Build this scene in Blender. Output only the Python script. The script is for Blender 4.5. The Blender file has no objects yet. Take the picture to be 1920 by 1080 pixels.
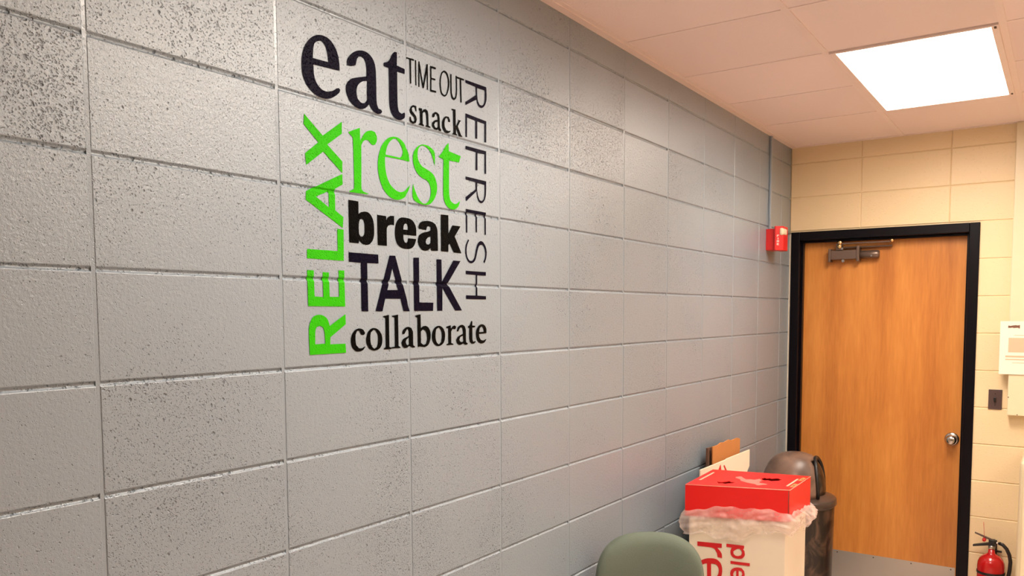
import bpy, bmesh, math, random
from mathutils import Vector, Matrix, noise
from mathutils.geometry import tessellate_polygon
PI = math.pi
sc = bpy.context.scene
COL = sc.collection
# ---------------------------------------------------------------- camera, world, light, exposure
cam_d = bpy.data.cameras.new('camera'); cam = bpy.data.objects.new('camera', cam_d); COL.objects.link(cam); sc.camera = cam
CYAW, CPIT, CROLL = .58728, -.06954, -.0021
fw = Vector((-math.sin(CYAW)*math.cos(CPIT), math.cos(CYAW)*math.cos(CPIT), math.sin(CPIT)))
rt = Vector((math.cos(CYAW), math.sin(CYAW), 0)); up = rt.cross(fw)
r2 = rt*math.cos(CROLL)+up*math.sin(CROLL); u2 = up*math.cos(CROLL)-rt*math.sin(CROLL)
cam.matrix_world = Matrix(((r2.x, u2.x, -fw.x, 1.43353), (r2.y, u2.y, -fw.y, -.75522), (r2.z, u2.z, -fw.z, 1.75050), (0, 0, 0, 1)))
cam_d.sensor_width = 36; cam_d.sensor_fit = 'HORIZONTAL'
cam_d.lens = 1502.02/1920*36
cam_d.shift_x = (960-998.997)/1920; cam_d.shift_y = (690.769-540)/1920
cam_d.clip_start = .05; cam_d.clip_end = 50
world = bpy.data.worlds.new('world'); sc.world = world; world.use_nodes = True
world.node_tree.nodes['Background'].inputs[0].default_value = (.9, .8, .7, 1)
world.node_tree.nodes['Background'].inputs[1].default_value = .05
LAMP = (1.0, .88, .76)          # warm fluorescent tubes behind the diffusers
LAMP_S = 30.0
LENS_POW = .5
FAR_LAMP = .55
sc.view_settings.view_transform = 'Standard'; sc.view_settings.look = 'None'
sc.view_settings.exposure = 0.05; sc.view_settings.gamma = 1.0; sc.view_settings.use_curve_mapping = False
# outlines of the wall lettering: word, letter, contours of (y, z, corner) in tenths of a millimetre on the wall
GLYPHS = [('eat','e',[[[5874,23141,1],[5869,23289,0],[5833,23472,0],[5742,23639,0],[5603,23760,0],[5423,23804,0],[5216,23771,0],[5023,23652,0],[4872,23468,0],[4787,23263,0],[4755,23051,0],[4770,22831,0],[4849,22646,0],[5005,22497,0],[5220,22409,0],[5498,22417,0],[5699,22514,0],[5861,22646,0],[5877,22710,0],[5826,22736,0],[5762,22709,0],[5660,22639,0],[5503,22583,0],[5363,22577,0],[5240,22633,0],[5147,22736,0],[5097,22890,0],[5089,23090,1]],[[5079,23226,1],[5089,23403,0],[5128,23558,0],[5226,23636,0],[5322,23673,0],[5432,23619,0],[5498,23490,0],[5542,23250,1]]]),('eat','a',[[[6113,23329,1],[6106,23414,0],[6147,23510,0],[6284,23654,0],[6468,23757,0],[6684,23798,0],[6871,23752,0],[6995,23639,0],[7049,23473,0],[7064,23139,0],[7065,22733,0],[7088,22602,0],[7132,22532,0],[7213,22526,0],[7258,22489,0],[7221,22436,0],[7097,22400,0],[6969,22431,0],[6874,22490,0],[6820,22586,1],[6765,22523,0],[6669,22448,0],[6544,22404,0],[6376,22409,0],[6197,22503,0],[6096,22633,0],[6061,22798,0],[6103,22916,0],[6209,23028,0],[6361,23096,0],[6740,23219,1],[6743,23375,0],[6725,23526,0],[6665,23621,0],[6573,23646,0],[6496,23626,0],[6433,23562,0],[6407,23468,0],[6384,23392,1],[6247,23341,0]],[[6756,23112,1],[6637,23084,0],[6512,23011,0],[6424,22903,0],[6399,22766,0],[6435,22620,0],[6532,22557,0],[6656,22567,0],[6746,22664,1]]]),('eat','t',[[[7727,24059,0],[7812,24065,1],[7805,23740,1],[8109,23721,1],[8107,23604,1],[7813,23591,1],[7809,23079,0],[7819,22732,0],[7868,22602,0],[7954,22572,0],[8060,22629,0],[8098,22589,0],[8075,22502,0],[7934,22416,0],[7762,22405,0],[7627,22472,0],[7546,22606,0],[7516,22784,0],[7515,23243,0],[7510,23609,1],[7334,23611,1],[7336,23691,0],[7452,23736,0],[7554,23826,0],[7624,23958,0]]]),('time out','T',[[[8163,24042,1],[8449,24057,1],[8448,24016,1],[8336,24010,1],[8335,23418,1],[8285,23402,1],[8276,24008,1],[8162,24006,1]]]),('time out','I',[[[8493,24053,1],[8534,24056,1],[8533,23414,1],[8492,23409,1]]]),('time out','M',[[[8620,24055,1],[8661,24057,1],[8795,23513,1],[8938,24063,1],[8987,24064,1],[8991,23408,1],[8948,23403,1],[8941,23845,1],[8821,23411,1],[8772,23405,1],[8658,23845,1],[8653,23400,1],[8608,23395,1]]]),('time out','E',[[[9087,24054,1],[9311,24063,1],[9310,24012,1],[9133,24005,1],[9132,23753,1],[9291,23760,1],[9291,23718,1],[9131,23713,1],[9127,23439,1],[9315,23446,1],[9315,23399,1],[9076,23386,1]]]),('time out','O',[[[9650,24071,0],[9774,24047,0],[9847,23934,0],[9876,23774,0],[9843,23600,0],[9764,23439,0],[9651,23372,0],[9539,23402,0],[9478,23541,0],[9466,23703,0],[9491,23873,0],[9560,24007,0]],[[9653,24030,0],[9746,23993,0],[9805,23888,0],[9818,23761,0],[9793,23600,0],[9731,23456,0],[9648,23414,0],[9566,23455,0],[9523,23575,0],[9515,23726,0],[9535,23860,0],[9585,23978,0]]]),('time out','U',[[[9917,24041,1],[9975,24046,1],[9974,23725,0],[9983,23535,0],[10031,23438,0],[10078,23424,0],[10121,23457,0],[10153,23573,0],[10164,23768,0],[10152,24050,1],[10207,24053,1],[10211,23779,0],[10200,23559,0],[10159,23430,0],[10077,23368,0],[9981,23391,0],[9929,23523,0],[9920,23713,0]]]),('time out','T',[[[10206,24039,1],[10522,24045,1],[10521,24001,1],[10394,23996,1],[10410,23374,1],[10354,23367,1],[10331,23996,1],[10206,23995,1]]]),('snack','s',[[[8487,22750,1],[8461,22836,0],[8393,22840,0],[8341,22788,0],[8356,22724,0],[8424,22681,0],[8501,22628,0],[8534,22544,0],[8498,22457,0],[8402,22409,0],[8300,22424,0],[8250,22455,1],[8255,22564,1],[8296,22565,1],[8328,22481,0],[8396,22460,0],[8444,22504,0],[8432,22569,0],[8355,22622,0],[8277,22663,0],[8259,22738,0],[8301,22825,0],[8383,22883,0],[8462,22886,1],[8520,22882,1],[8521,22748,1]]]),('snack','n',[[[8609,22855,1],[8738,22870,1],[8747,22804,1],[8808,22862,0],[8889,22883,0],[8967,22848,0],[8987,22760,0],[8996,22471,1],[9068,22455,1],[9067,22427,1],[8871,22425,1],[8871,22453,1],[8918,22473,1],[8901,22719,0],[8881,22796,0],[8824,22801,0],[8760,22749,1],[8762,22473,1],[8811,22453,1],[8811,22425,1],[8608,22428,1],[8609,22455,1],[8661,22477,1],[8656,22785,1],[8608,22816,1]]]),('snack','a',[[[9144,22745,1],[9164,22818,0],[9255,22884,0],[9347,22890,0],[9431,22849,0],[9455,22735,0],[9462,22500,0],[9514,22463,1],[9498,22417,0],[9413,22420,0],[9380,22450,1],[9321,22420,0],[9212,22430,0],[9133,22486,0],[9142,22581,0],[9233,22657,0],[9369,22700,1],[9363,22788,0],[9320,22838,0],[9262,22826,0],[9235,22751,0],[9173,22722,0]],[[9372,22649,1],[9269,22617,0],[9221,22549,0],[9256,22481,0],[9322,22474,0],[9374,22512,1]]]),('snack','c',[[[9895,22786,0],[9832,22869,0],[9718,22863,0],[9604,22788,0],[9546,22658,0],[9563,22519,0],[9655,22429,0],[9787,22417,0],[9903,22482,0],[9907,22516,1],[9826,22485,0],[9731,22491,0],[9665,22562,0],[9652,22691,0],[9691,22793,0],[9755,22830,0],[9804,22804,0],[9818,22735,0],[9895,22737,0]]]),('snack','k',[[[9962,23118,1],[10132,23129,1],[10141,22676,1],[10257,22844,1],[10230,22872,1],[10383,22868,1],[10327,22833,1],[10227,22692,1],[10370,22474,1],[10421,22454,1],[10421,22429,1],[10271,22427,1],[10163,22602,1],[10147,22575,1],[10146,22470,1],[10200,22456,1],[10200,22432,1],[9990,22430,1],[9991,22454,1],[10037,22482,1],[10022,23075,1],[9961,23084,1]]]),('rest','r',[[[6104,21779,1],[6299,21867,0],[6487,21948,1],[6491,21645,1],[6557,21736,0],[6643,21851,0],[6743,21919,0],[6885,21956,0],[6999,21936,0],[7060,21835,0],[7052,21732,0],[6993,21637,0],[6906,21610,0],[6835,21644,0],[6766,21703,0],[6667,21695,0],[6582,21641,0],[6525,21541,1],[6517,21081,0],[6509,20499,0],[6569,20446,0],[6737,20416,1],[6708,20398,1],[6129,20376,1],[6102,20399,1],[6266,20469,1],[6270,20846,0],[6259,21535,0],[6241,21690,0],[6175,21727,0]]]),('rest','e',[[[8231,21413,1],[8202,21590,0],[8111,21767,0],[7956,21900,0],[7772,21951,0],[7589,21933,0],[7407,21845,0],[7226,21660,0],[7118,21417,0],[7075,21164,0],[7107,20903,0],[7219,20650,0],[7393,20474,0],[7618,20386,0],[7834,20394,0],[8023,20475,0],[8152,20619,0],[8252,20836,1],[8154,20737,0],[8026,20636,0],[7868,20589,0],[7684,20625,0],[7504,20739,0],[7388,20921,0],[7333,21162,0],[7332,21406,1],[7885,21417,1]],[[7354,21454,1],[7387,21604,0],[7480,21765,0],[7618,21882,0],[7710,21909,0],[7832,21857,0],[7938,21738,0],[7982,21618,0],[7949,21518,0],[7870,21457,1]]]),('rest','s',[[[9227,21442,1],[9236,21622,0],[9219,21820,0],[9063,21916,0],[8861,21948,0],[8695,21926,0],[8529,21837,0],[8396,21686,0],[8361,21530,0],[8390,21362,0],[8485,21203,0],[8680,21077,0],[8913,21021,0],[9029,20904,0],[9060,20730,0],[8989,20521,0],[8835,20404,0],[8701,20412,0],[8554,20515,0],[8443,20676,0],[8349,20870,1],[8328,20597,0],[8374,20462,0],[8568,20386,0],[8834,20371,0],[9038,20427,0],[9213,20592,0],[9314,20828,0],[9289,21027,0],[9171,21212,0],[8951,21302,0],[8718,21367,0],[8588,21478,0],[8541,21623,0],[8577,21802,0],[8694,21898,0],[8827,21909,0],[8994,21849,0],[9128,21694,0]]]),('rest','t',[[[9819,22167,1],[9827,21941,1],[10348,21887,1],[10270,21701,1],[9837,21693,1],[9822,21120,0],[9828,20778,0],[9887,20601,0],[10069,20529,0],[10199,20578,0],[10301,20648,1],[10217,20475,0],[10030,20374,0],[9847,20378,0],[9668,20485,0],[9582,20680,0],[9578,21088,0],[9597,21678,1],[9398,21726,1],[9547,21873,0],[9692,22055,0]]]),('relax','R',[[[4811,16553,1],[5913,16557,1],[5898,16775,1],[5425,16776,1],[5430,16938,1],[5918,17240,1],[5915,17480,1],[5417,17203,1],[5363,17350,0],[5252,17438,0],[5102,17468,0],[4934,17425,0],[4831,17269,0],[4796,17069,0]],[[4972,16791,1],[4980,17065,0],[5020,17180,0],[5114,17213,0],[5225,17162,0],[5260,17030,0],[5273,16796,1]]]),('relax','E',[[[4780,18477,1],[4973,18476,1],[4983,17885,1],[5244,17874,1],[5233,18447,1],[5422,18446,1],[5435,17883,1],[5727,17887,1],[5723,18511,1],[5901,18510,1],[5912,17660,1],[4794,17663,1]]]),('relax','L',[[[5708,19477,1],[5905,19473,1],[5894,18741,1],[4788,18740,1],[4793,18949,1],[5706,18958,1]]]),('relax','A',[[[5894,20770,1],[5902,20529,1],[5659,20398,1],[5654,19900,1],[5905,19767,1],[5884,19512,1],[4784,20049,1],[4796,20239,1]],[[5082,20152,1],[5463,20316,1],[5464,19945,1]]]),('relax','X',[[[4789,21942,1],[5319,21555,1],[5910,21979,1],[5903,21704,1],[5450,21378,1],[5905,21061,1],[5898,20792,1],[5327,21198,1],[4822,20820,1],[4797,21079,1],[5188,21384,1],[4773,21710,1]]]),('break','b',[[[6074,20191,1],[6398,20190,1],[6398,19893,1],[6472,19939,0],[6579,19965,0],[6708,19963,0],[6814,19896,0],[6888,19771,0],[6913,19601,0],[6902,19397,0],[6844,19268,0],[6755,19191,0],[6625,19162,0],[6508,19182,0],[6397,19254,1],[6387,19186,1],[6080,19185,1]],[[6490,19780,0],[6553,19763,0],[6583,19681,0],[6591,19543,0],[6571,19410,0],[6523,19360,0],[6455,19355,0],[6407,19405,0],[6396,19557,0],[6408,19696,0],[6437,19759,0]]]),('break','r',[[[7024,19932,1],[7338,19932,1],[7342,19829,1],[7394,19905,0],[7487,19951,0],[7625,19960,1],[7625,19727,1],[7505,19732,0],[7413,19700,0],[7361,19640,0],[7352,19512,0],[7352,19189,1],[7030,19190,1]]]),('break','e',[[[8455,19526,1],[8457,19667,0],[8427,19798,0],[8318,19912,0],[8148,19957,0],[7884,19948,0],[7752,19867,0],[7680,19748,0],[7648,19584,0],[7661,19407,0],[7729,19267,0],[7857,19186,0],[8060,19158,0],[8256,19187,0],[8381,19279,0],[8453,19442,1],[8150,19441,1],[8132,19352,0],[8075,19312,0],[8010,19327,0],[7969,19398,0],[7959,19520,1]],[[7961,19650,1],[7975,19741,0],[8012,19797,0],[8061,19814,0],[8121,19795,0],[8148,19724,0],[8147,19655,1]]]),('break','a',[[[8546,19725,1],[8565,19827,0],[8655,19910,0],[8872,19955,0],[9079,19949,0],[9235,19886,0],[9300,19789,0],[9316,19635,0],[9325,19188,1],[9053,19174,1],[9015,19245,1],[8936,19189,0],[8794,19158,0],[8642,19196,0],[8543,19307,0],[8521,19439,0],[8573,19551,0],[8713,19625,0],[8919,19675,0],[9023,19714,0],[9030,19800,0],[8960,19824,0],[8890,19805,0],[8847,19708,1]],[[9025,19553,1],[8916,19519,0],[8851,19463,0],[8824,19394,0],[8861,19337,0],[8939,19330,0],[9017,19382,0],[9032,19460,0]]]),('break','k',[[[9459,20182,1],[9779,20193,1],[9778,19698,1],[9956,19933,1],[10309,19934,1],[10049,19632,1],[10342,19183,1],[10001,19186,1],[9823,19421,1],[9767,19365,1],[9770,19194,1],[9459,19187,1]]]),('talk','T',[[[6050,18953,1],[7041,18953,1],[7048,18733,1],[6657,18725,1],[6668,17543,1],[6445,17548,1],[6442,18719,1],[6059,18725,1]]]),('talk','A',[[[7439,18953,1],[7649,18961,1],[8175,17548,1],[7931,17548,1],[7824,17870,1],[7267,17866,1],[7164,17548,1],[6921,17548,1]],[[7537,18639,1],[7733,18091,1],[7345,18082,1]]]),('talk','L',[[[8333,18950,1],[8551,18963,1],[8548,17781,1],[9108,17779,1],[9096,17560,1],[8342,17556,1]]]),('talk','K',[[[9260,18959,1],[9467,18961,1],[9477,18357,1],[9978,18962,1],[10297,18964,1],[9717,18312,1],[10346,17572,1],[10043,17567,1],[9496,18191,1],[9486,17561,1],[9270,17561,1]]]),('collaborate','c',[[[6539,17033,0],[6489,17099,0],[6337,17130,0],[6185,17077,0],[6095,16950,0],[6075,16822,0],[6114,16674,0],[6224,16586,0],[6350,16568,0],[6478,16604,0],[6552,16680,1],[6531,16686,1],[6441,16646,0],[6339,16647,0],[6252,16724,0],[6225,16855,0],[6233,16984,0],[6286,17075,0],[6361,17074,0],[6410,16980,0],[6499,16968,0],[6544,16995,0]]]),('collaborate','o',[[[6855,17134,0],[7000,17090,0],[7105,16982,0],[7142,16837,0],[7112,16694,0],[7016,16602,0],[6842,16570,0],[6686,16624,0],[6605,16731,0],[6582,16863,0],[6629,17012,0],[6722,17101,0]],[[6840,17087,0],[6747,17028,0],[6722,16859,0],[6753,16707,0],[6856,16617,0],[6950,16661,0],[6994,16832,0],[6971,16985,0],[6906,17073,0]]]),('collaborate','l',[[[7176,17423,1],[7388,17460,1],[7390,16645,1],[7462,16613,1],[7461,16584,1],[7191,16585,1],[7192,16614,1],[7261,16640,1],[7263,17384,1],[7181,17400,1]]]),('collaborate','l',[[[7498,17431,1],[7723,17463,1],[7727,16653,1],[7800,16620,1],[7800,16601,1],[7439,16601,1],[7445,16628,1],[7594,16642,1],[7595,17391,1],[7506,17407,1]]]),('collaborate','a',[[[7862,16975,1],[7886,17044,0],[7989,17121,0],[8120,17143,0],[8222,17107,0],[8280,17016,0],[8288,16653,0],[8356,16620,1],[8346,16594,0],[8242,16594,0],[8155,16637,1],[8066,16601,0],[7949,16589,0],[7864,16648,0],[7837,16748,0],[7896,16825,0],[8130,16909,1],[8127,17019,0],[8098,17075,0],[8046,17076,0],[8001,17021,0],[7957,16963,0],[7884,16949,0]],[[8129,16855,1],[8026,16812,0],[7996,16753,0],[8024,16682,0],[8082,16660,0],[8132,16688,1]]]),('collaborate','b',[[[8377,17437,1],[8588,17466,1],[8591,17101,1],[8674,17146,0],[8781,17159,0],[8904,17106,0],[8980,16980,0],[8984,16836,0],[8929,16692,0],[8834,16613,0],[8710,16591,0],[8542,16613,0],[8467,16602,1],[8459,17376,1],[8376,17407,1]],[[8589,17009,1],[8672,17065,0],[8764,17036,0],[8830,16922,0],[8837,16778,0],[8788,16676,0],[8696,16649,0],[8590,16704,1]]]),('collaborate','o',[[[9332,17151,0],[9477,17107,0],[9573,16989,0],[9594,16861,0],[9553,16714,0],[9453,16629,0],[9307,16592,0],[9164,16633,0],[9064,16740,0],[9035,16876,0],[9075,17020,0],[9188,17122,0]],[[9315,17103,0],[9219,17059,0],[9184,16893,0],[9213,16725,0],[9324,16642,0],[9415,16698,0],[9451,16865,0],[9421,17023,0]]]),('collaborate','r',[[[9641,17119,1],[9840,17158,1],[9849,17068,1],[9924,17131,0],[10008,17152,0],[10076,17118,0],[10058,17060,0],[9990,17040,0],[9923,17056,0],[9854,16983,1],[9857,16662,1],[9950,16633,1],[9950,16612,1],[9650,16609,1],[9657,16637,1],[9733,16656,1],[9729,17071,1],[9640,17093,1]]]),('collaborate','a',[[[10101,16995,1],[10143,17085,0],[10247,17152,0],[10386,17161,0],[10472,17112,0],[10513,17013,0],[10526,16662,0],[10600,16627,1],[10589,16599,0],[10465,16594,0],[10396,16634,1],[10309,16604,0],[10188,16597,0],[10103,16654,0],[10070,16741,0],[10140,16826,0],[10382,16907,1],[10377,17016,0],[10350,17081,0],[10281,17093,0],[10222,17051,0],[10176,16987,0],[10118,16973,0]],[[10385,16852,1],[10260,16818,0],[10218,16748,0],[10258,16682,0],[10327,16669,0],[10390,16693,1]]]),('collaborate','t',[[[10775,17273,1],[10818,17261,1],[10816,17135,1],[10953,17127,1],[10945,17083,1],[10819,17078,1],[10822,16719,0],[10857,16663,0],[10959,16682,1],[10973,16659,1],[10893,16611,0],[10785,16610,0],[10696,16668,0],[10672,16768,0],[10676,17072,1],[10612,17081,1],[10613,17116,1],[10702,17153,0]]]),('collaborate','e',[[[11493,16899,1],[11494,17017,0],[11413,17131,0],[11265,17167,0],[11117,17124,0],[11006,17004,0],[10986,16870,0],[11021,16736,0],[11130,16632,0],[11277,16600,0],[11408,16634,0],[11491,16711,1],[11454,16723,1],[11334,16686,0],[11223,16708,0],[11150,16788,0],[11132,16885,1]],[[11144,16938,1],[11171,17056,0],[11264,17107,0],[11338,17054,0],[11366,16940,1]]]),('refresh','R',[[[10590,24042,1],[11557,24056,1],[11572,23836,0],[11553,23655,0],[11474,23511,0],[11345,23421,0],[11210,23426,0],[11115,23511,0],[11087,23605,1],[10581,23344,1],[10582,23435,1],[11063,23725,1],[11049,23951,1],[10589,23958,1]],[[11120,23937,1],[11122,23738,0],[11157,23570,0],[11240,23487,0],[11346,23489,0],[11454,23583,0],[11485,23767,0],[11479,23947,1]]]),('refresh','E',[[[10578,23115,1],[11547,23081,1],[11541,22467,1],[11455,22465,1],[11460,22988,1],[11118,22998,1],[11112,22502,1],[11020,22496,1],[11026,23000,1],[10645,23013,1],[10638,22461,1],[10570,22461,1]]]),('refresh','F',[[[10569,22214,1],[11533,22217,1],[11526,21560,1],[11449,21556,1],[11455,22118,1],[11115,22100,1],[11110,21605,1],[11024,21602,1],[11041,22110,1],[10568,22121,1]]]),('refresh','R',[[[10558,21358,1],[11524,21349,1],[11521,21097,0],[11500,20912,0],[11422,20765,0],[11299,20688,0],[11175,20715,0],[11090,20841,0],[11062,21007,1],[10574,20665,1],[10550,20778,1],[11018,21057,1],[11020,21255,1],[10568,21277,1]],[[11094,21247,1],[11092,21044,0],[11139,20869,0],[11213,20764,0],[11307,20752,0],[11403,20820,0],[11443,20973,0],[11446,21236,1]]]),('refresh','E',[[[10561,20449,1],[11503,20439,1],[11496,19790,1],[11437,19794,1],[11434,20358,1],[11078,20353,1],[11072,19825,1],[11010,19825,1],[11007,20356,1],[10624,20360,1],[10617,19782,1],[10557,19783,1]]]),('refresh','S',[[[10649,19599,1],[10701,19576,1],[10613,19442,0],[10576,19280,0],[10608,19109,0],[10715,18995,0],[10824,18996,0],[10935,19088,0],[11004,19307,0],[11095,19502,0],[11231,19593,0],[11366,19562,0],[11479,19447,0],[11532,19286,0],[11498,19091,0],[11414,18950,1],[11369,19002,1],[11443,19116,0],[11454,19281,0],[11410,19415,0],[11297,19489,0],[11193,19468,0],[11116,19368,0],[11047,19175,0],[10965,19008,0],[10802,18925,0],[10650,18965,0],[10544,19119,0],[10516,19277,0],[10548,19438,0]]]),('refresh','H',[[[10539,18701,1],[11485,18700,1],[11484,18595,1],[11063,18593,1],[11065,18003,1],[11478,17993,1],[11486,17897,1],[10541,17898,1],[10534,18005,1],[10989,18002,1],[10996,18599,1],[10538,18608,1]]])]
BIN_GLYPHS = [('r',[[[510,8008,1],[1501,7984,1],[1503,7809,1],[1317,7802,1],[1415,7697,0],[1507,7555,0],[1517,7376,1],[1337,7410,1],[1310,7576,0],[1236,7702,0],[1091,7791,0],[512,7820,1]]]),('e',[[[930,6302,1],[912,7108,1],[757,7060,0],[669,6883,0],[682,6658,0],[747,6437,1],[584,6365,1],[519,6643,0],[516,6907,0],[611,7161,0],[827,7292,0],[1043,7337,0],[1295,7313,0],[1477,7141,0],[1534,6884,0],[1502,6618,0],[1379,6419,0],[1201,6320,0]],[[1082,7107,1],[1262,7104,0],[1371,6982,0],[1392,6796,0],[1323,6602,0],[1090,6506,1]]]),('p',[[[1686,7999,1],[2395,7969,1],[2390,7850,1],[2344,7828,1],[2409,7741,0],[2429,7594,0],[2343,7446,0],[2167,7405,0],[1972,7444,0],[1863,7566,0],[1854,7733,0],[1902,7856,1],[1688,7869,1]],[[2125,7822,0],[1968,7705,0],[1977,7594,0],[2059,7526,0],[2165,7516,0],[2271,7562,0],[2315,7659,0],[2285,7768,0],[2214,7829,0]]]),('l',[[[1860,7293,1],[2628,7258,1],[2630,7136,1],[1862,7174,1]]]),('e',[[[2100,6485,1],[2093,6903,1],[2016,6870,0],[1975,6754,0],[2002,6607,1],[1907,6561,1],[1858,6725,0],[1880,6895,0],[1996,7006,0],[2155,7043,0],[2315,7019,0],[2412,6905,0],[2435,6758,0],[2392,6605,0],[2269,6508,0]],[[2192,6923,1],[2299,6895,0],[2336,6787,0],[2302,6672,0],[2197,6614,1]]])]
# ---------------------------------------------------------------- helpers
def link(o, parent=None):
    COL.objects.link(o)
    if parent is not None: o.parent = parent
    return o
def tag(o, label=None, cat=None, group=None, kind=None):
    if label: o['label'] = label
    if cat: o['category'] = cat
    if group: o['group'] = group
    if kind: o['kind'] = kind
    return o
def empty(name, loc, label=None, cat=None, group=None, kind=None, rz=0.0):
    o = bpy.data.objects.new(name, None); o.location = loc; o.rotation_euler = (0, 0, rz)
    o.empty_display_size = .1
    link(o); return tag(o, label, cat, group, kind)
class MB:
    def __init__(s): s.v = []; s.f = []; s.sm = []
    def add(s, vs, fs, smooth=False):
        b = len(s.v); s.v += [tuple(v) for v in vs]
        s.f += [tuple(b + i for i in f) for f in fs]; s.sm += [smooth] * len(fs); return s
    def box(s, x0, x1, y0, y1, z0, z1):
        v = [(x, y, z) for x in (x0, x1) for y in (y0, y1) for z in (z0, z1)]
        return s.add(v, [(0,1,3,2),(4,6,7,5),(0,4,5,1),(2,3,7,6),(0,2,6,4),(1,5,7,3)])
    def prism(s, pts, z0, z1):          # pts ccw in xy
        n = len(pts); v = [(p[0], p[1], z0) for p in pts] + [(p[0], p[1], z1) for p in pts]
        f = [tuple(range(n-1, -1, -1)), tuple(range(n, 2*n))] + [(i, (i+1) % n, n+(i+1) % n, n+i) for i in range(n)]
        return s.add(v, f)
    def lathe(s, prof, c=(0,0,0), n=32, axis='z', smooth=True, cap=True):
        v = []
        for r, h in prof:
            for i in range(n):
                a = 2*PI*i/n; p = (r*math.cos(a), r*math.sin(a), h)
                if axis == 'y': p = (p[0], p[2], p[1])
                if axis == 'x': p = (p[2], p[0], p[1])
                v.append((p[0]+c[0], p[1]+c[1], p[2]+c[2]))
        f = []
        for k in range(len(prof)-1):
            for i in range(n):
                j = (i+1) % n; f.append((k*n+i, k*n+j, (k+1)*n+j, (k+1)*n+i))
        s.add(v, f, smooth)
        if cap:
            b = len(s.v)-len(v)
            s.f.append(tuple(b+i for i in range(n-1, -1, -1))); s.sm.append(False)
            s.f.append(tuple(b+(len(prof)-1)*n+i for i in range(n))); s.sm.append(False)
        return s
    def tube(s, pts, r, n=12, smooth=True, taper=None):
        P = [Vector(p) for p in pts]; v = []; up = None
        for k, p in enumerate(P):
            t = (P[min(k+1, len(P)-1)] - P[max(k-1, 0)]).normalized()
            if up is None: up = Vector((0,0,1)) if abs(t.z) < .9 else Vector((1,0,0))
            a = t.cross(up).normalized(); b = a.cross(t).normalized(); up = b
            rr = r if taper is None else taper[k]
            for i in range(n):
                q = 2*PI*i/n; v.append(p + a*math.cos(q)*rr + b*math.sin(q)*rr)
        f = []
        for k in range(len(P)-1):
            for i in range(n):
                j = (i+1) % n; f.append((k*n+i, k*n+j, (k+1)*n+j, (k+1)*n+i))
        s.add(v, f, smooth)
        b = len(s.v)-len(v)
        s.f.append(tuple(b+i for i in range(n-1, -1, -1))); s.sm.append(False)
        s.f.append(tuple(b+(len(P)-1)*n+i for i in range(n))); s.sm.append(False)
        return s
    def mesh(s, name, mat=None):
        m = bpy.data.meshes.new(name); m.from_pydata(s.v, [], s.f)
        m.polygons.foreach_set('use_smooth', s.sm)
        bm = bmesh.new(); bm.from_mesh(m); bmesh.ops.recalc_face_normals(bm, faces=bm.faces); bm.to_mesh(m); bm.free()
        if mat: m.materials.append(mat)
        m.update(); return m
    def build(s, name, mat, parent=None, bevel=0, seg=2):
        o = bpy.data.objects.new(name, s.mesh(name, mat)); link(o, parent)
        if bevel:
            b = o.modifiers.new('bevel', 'BEVEL'); b.width = bevel; b.segments = seg; b.limit_method = 'ANGLE'; b.angle_limit = math.radians(40)
        return o
def shift(vals, loc): return [(a[0]-loc[0], a[1]-loc[1], a[2]-loc[2]) for a in vals]
def catmull(pts, step):
    """closed contour; third value 1 marks a corner; straight between two corners"""
    n = len(pts); out = []
    for i in range(n):
        p1, p2 = pts[i], pts[(i+1) % n]
        out.append((p1[0], p1[1]))
        if p1[2] and p2[2]: continue
        p0 = pts[i-1] if not p1[2] else p1
        p3 = pts[(i+2) % n] if not p2[2] else p2
        d = math.hypot(p2[0]-p1[0], p2[1]-p1[1]); k = max(1, min(6, int(d/step)))
        for j in range(1, k):
            t = j/k; t2, t3 = t*t, t*t*t
            out.append(tuple(.5*(2*p1[c] + (p2[c]-p0[c])*t + (2*p0[c]-5*p1[c]+4*p2[c]-p3[c])*t2 + (3*p1[c]-p0[c]-3*p2[c]+p3[c])*t3) for c in (0, 1)))
    return out
def glyph_bm(contours, step):
    """flat faced outline with holes -> bmesh in (u, v, 0)"""
    cs = [catmull(c, step) for c in contours]
    tris = tessellate_polygon([[Vector((p[0], p[1], 0)) for p in c] for c in cs])
    flat = [p for c in cs for p in c]
    bm = bmesh.new(); vs = [bm.verts.new((p[0], p[1], 0)) for p in flat]
    for t in tris:
        try: bm.faces.new([vs[i] for i in t])
        except ValueError: pass
    bmesh.ops.recalc_face_normals(bm, faces=bm.faces)
    return bm

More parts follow.
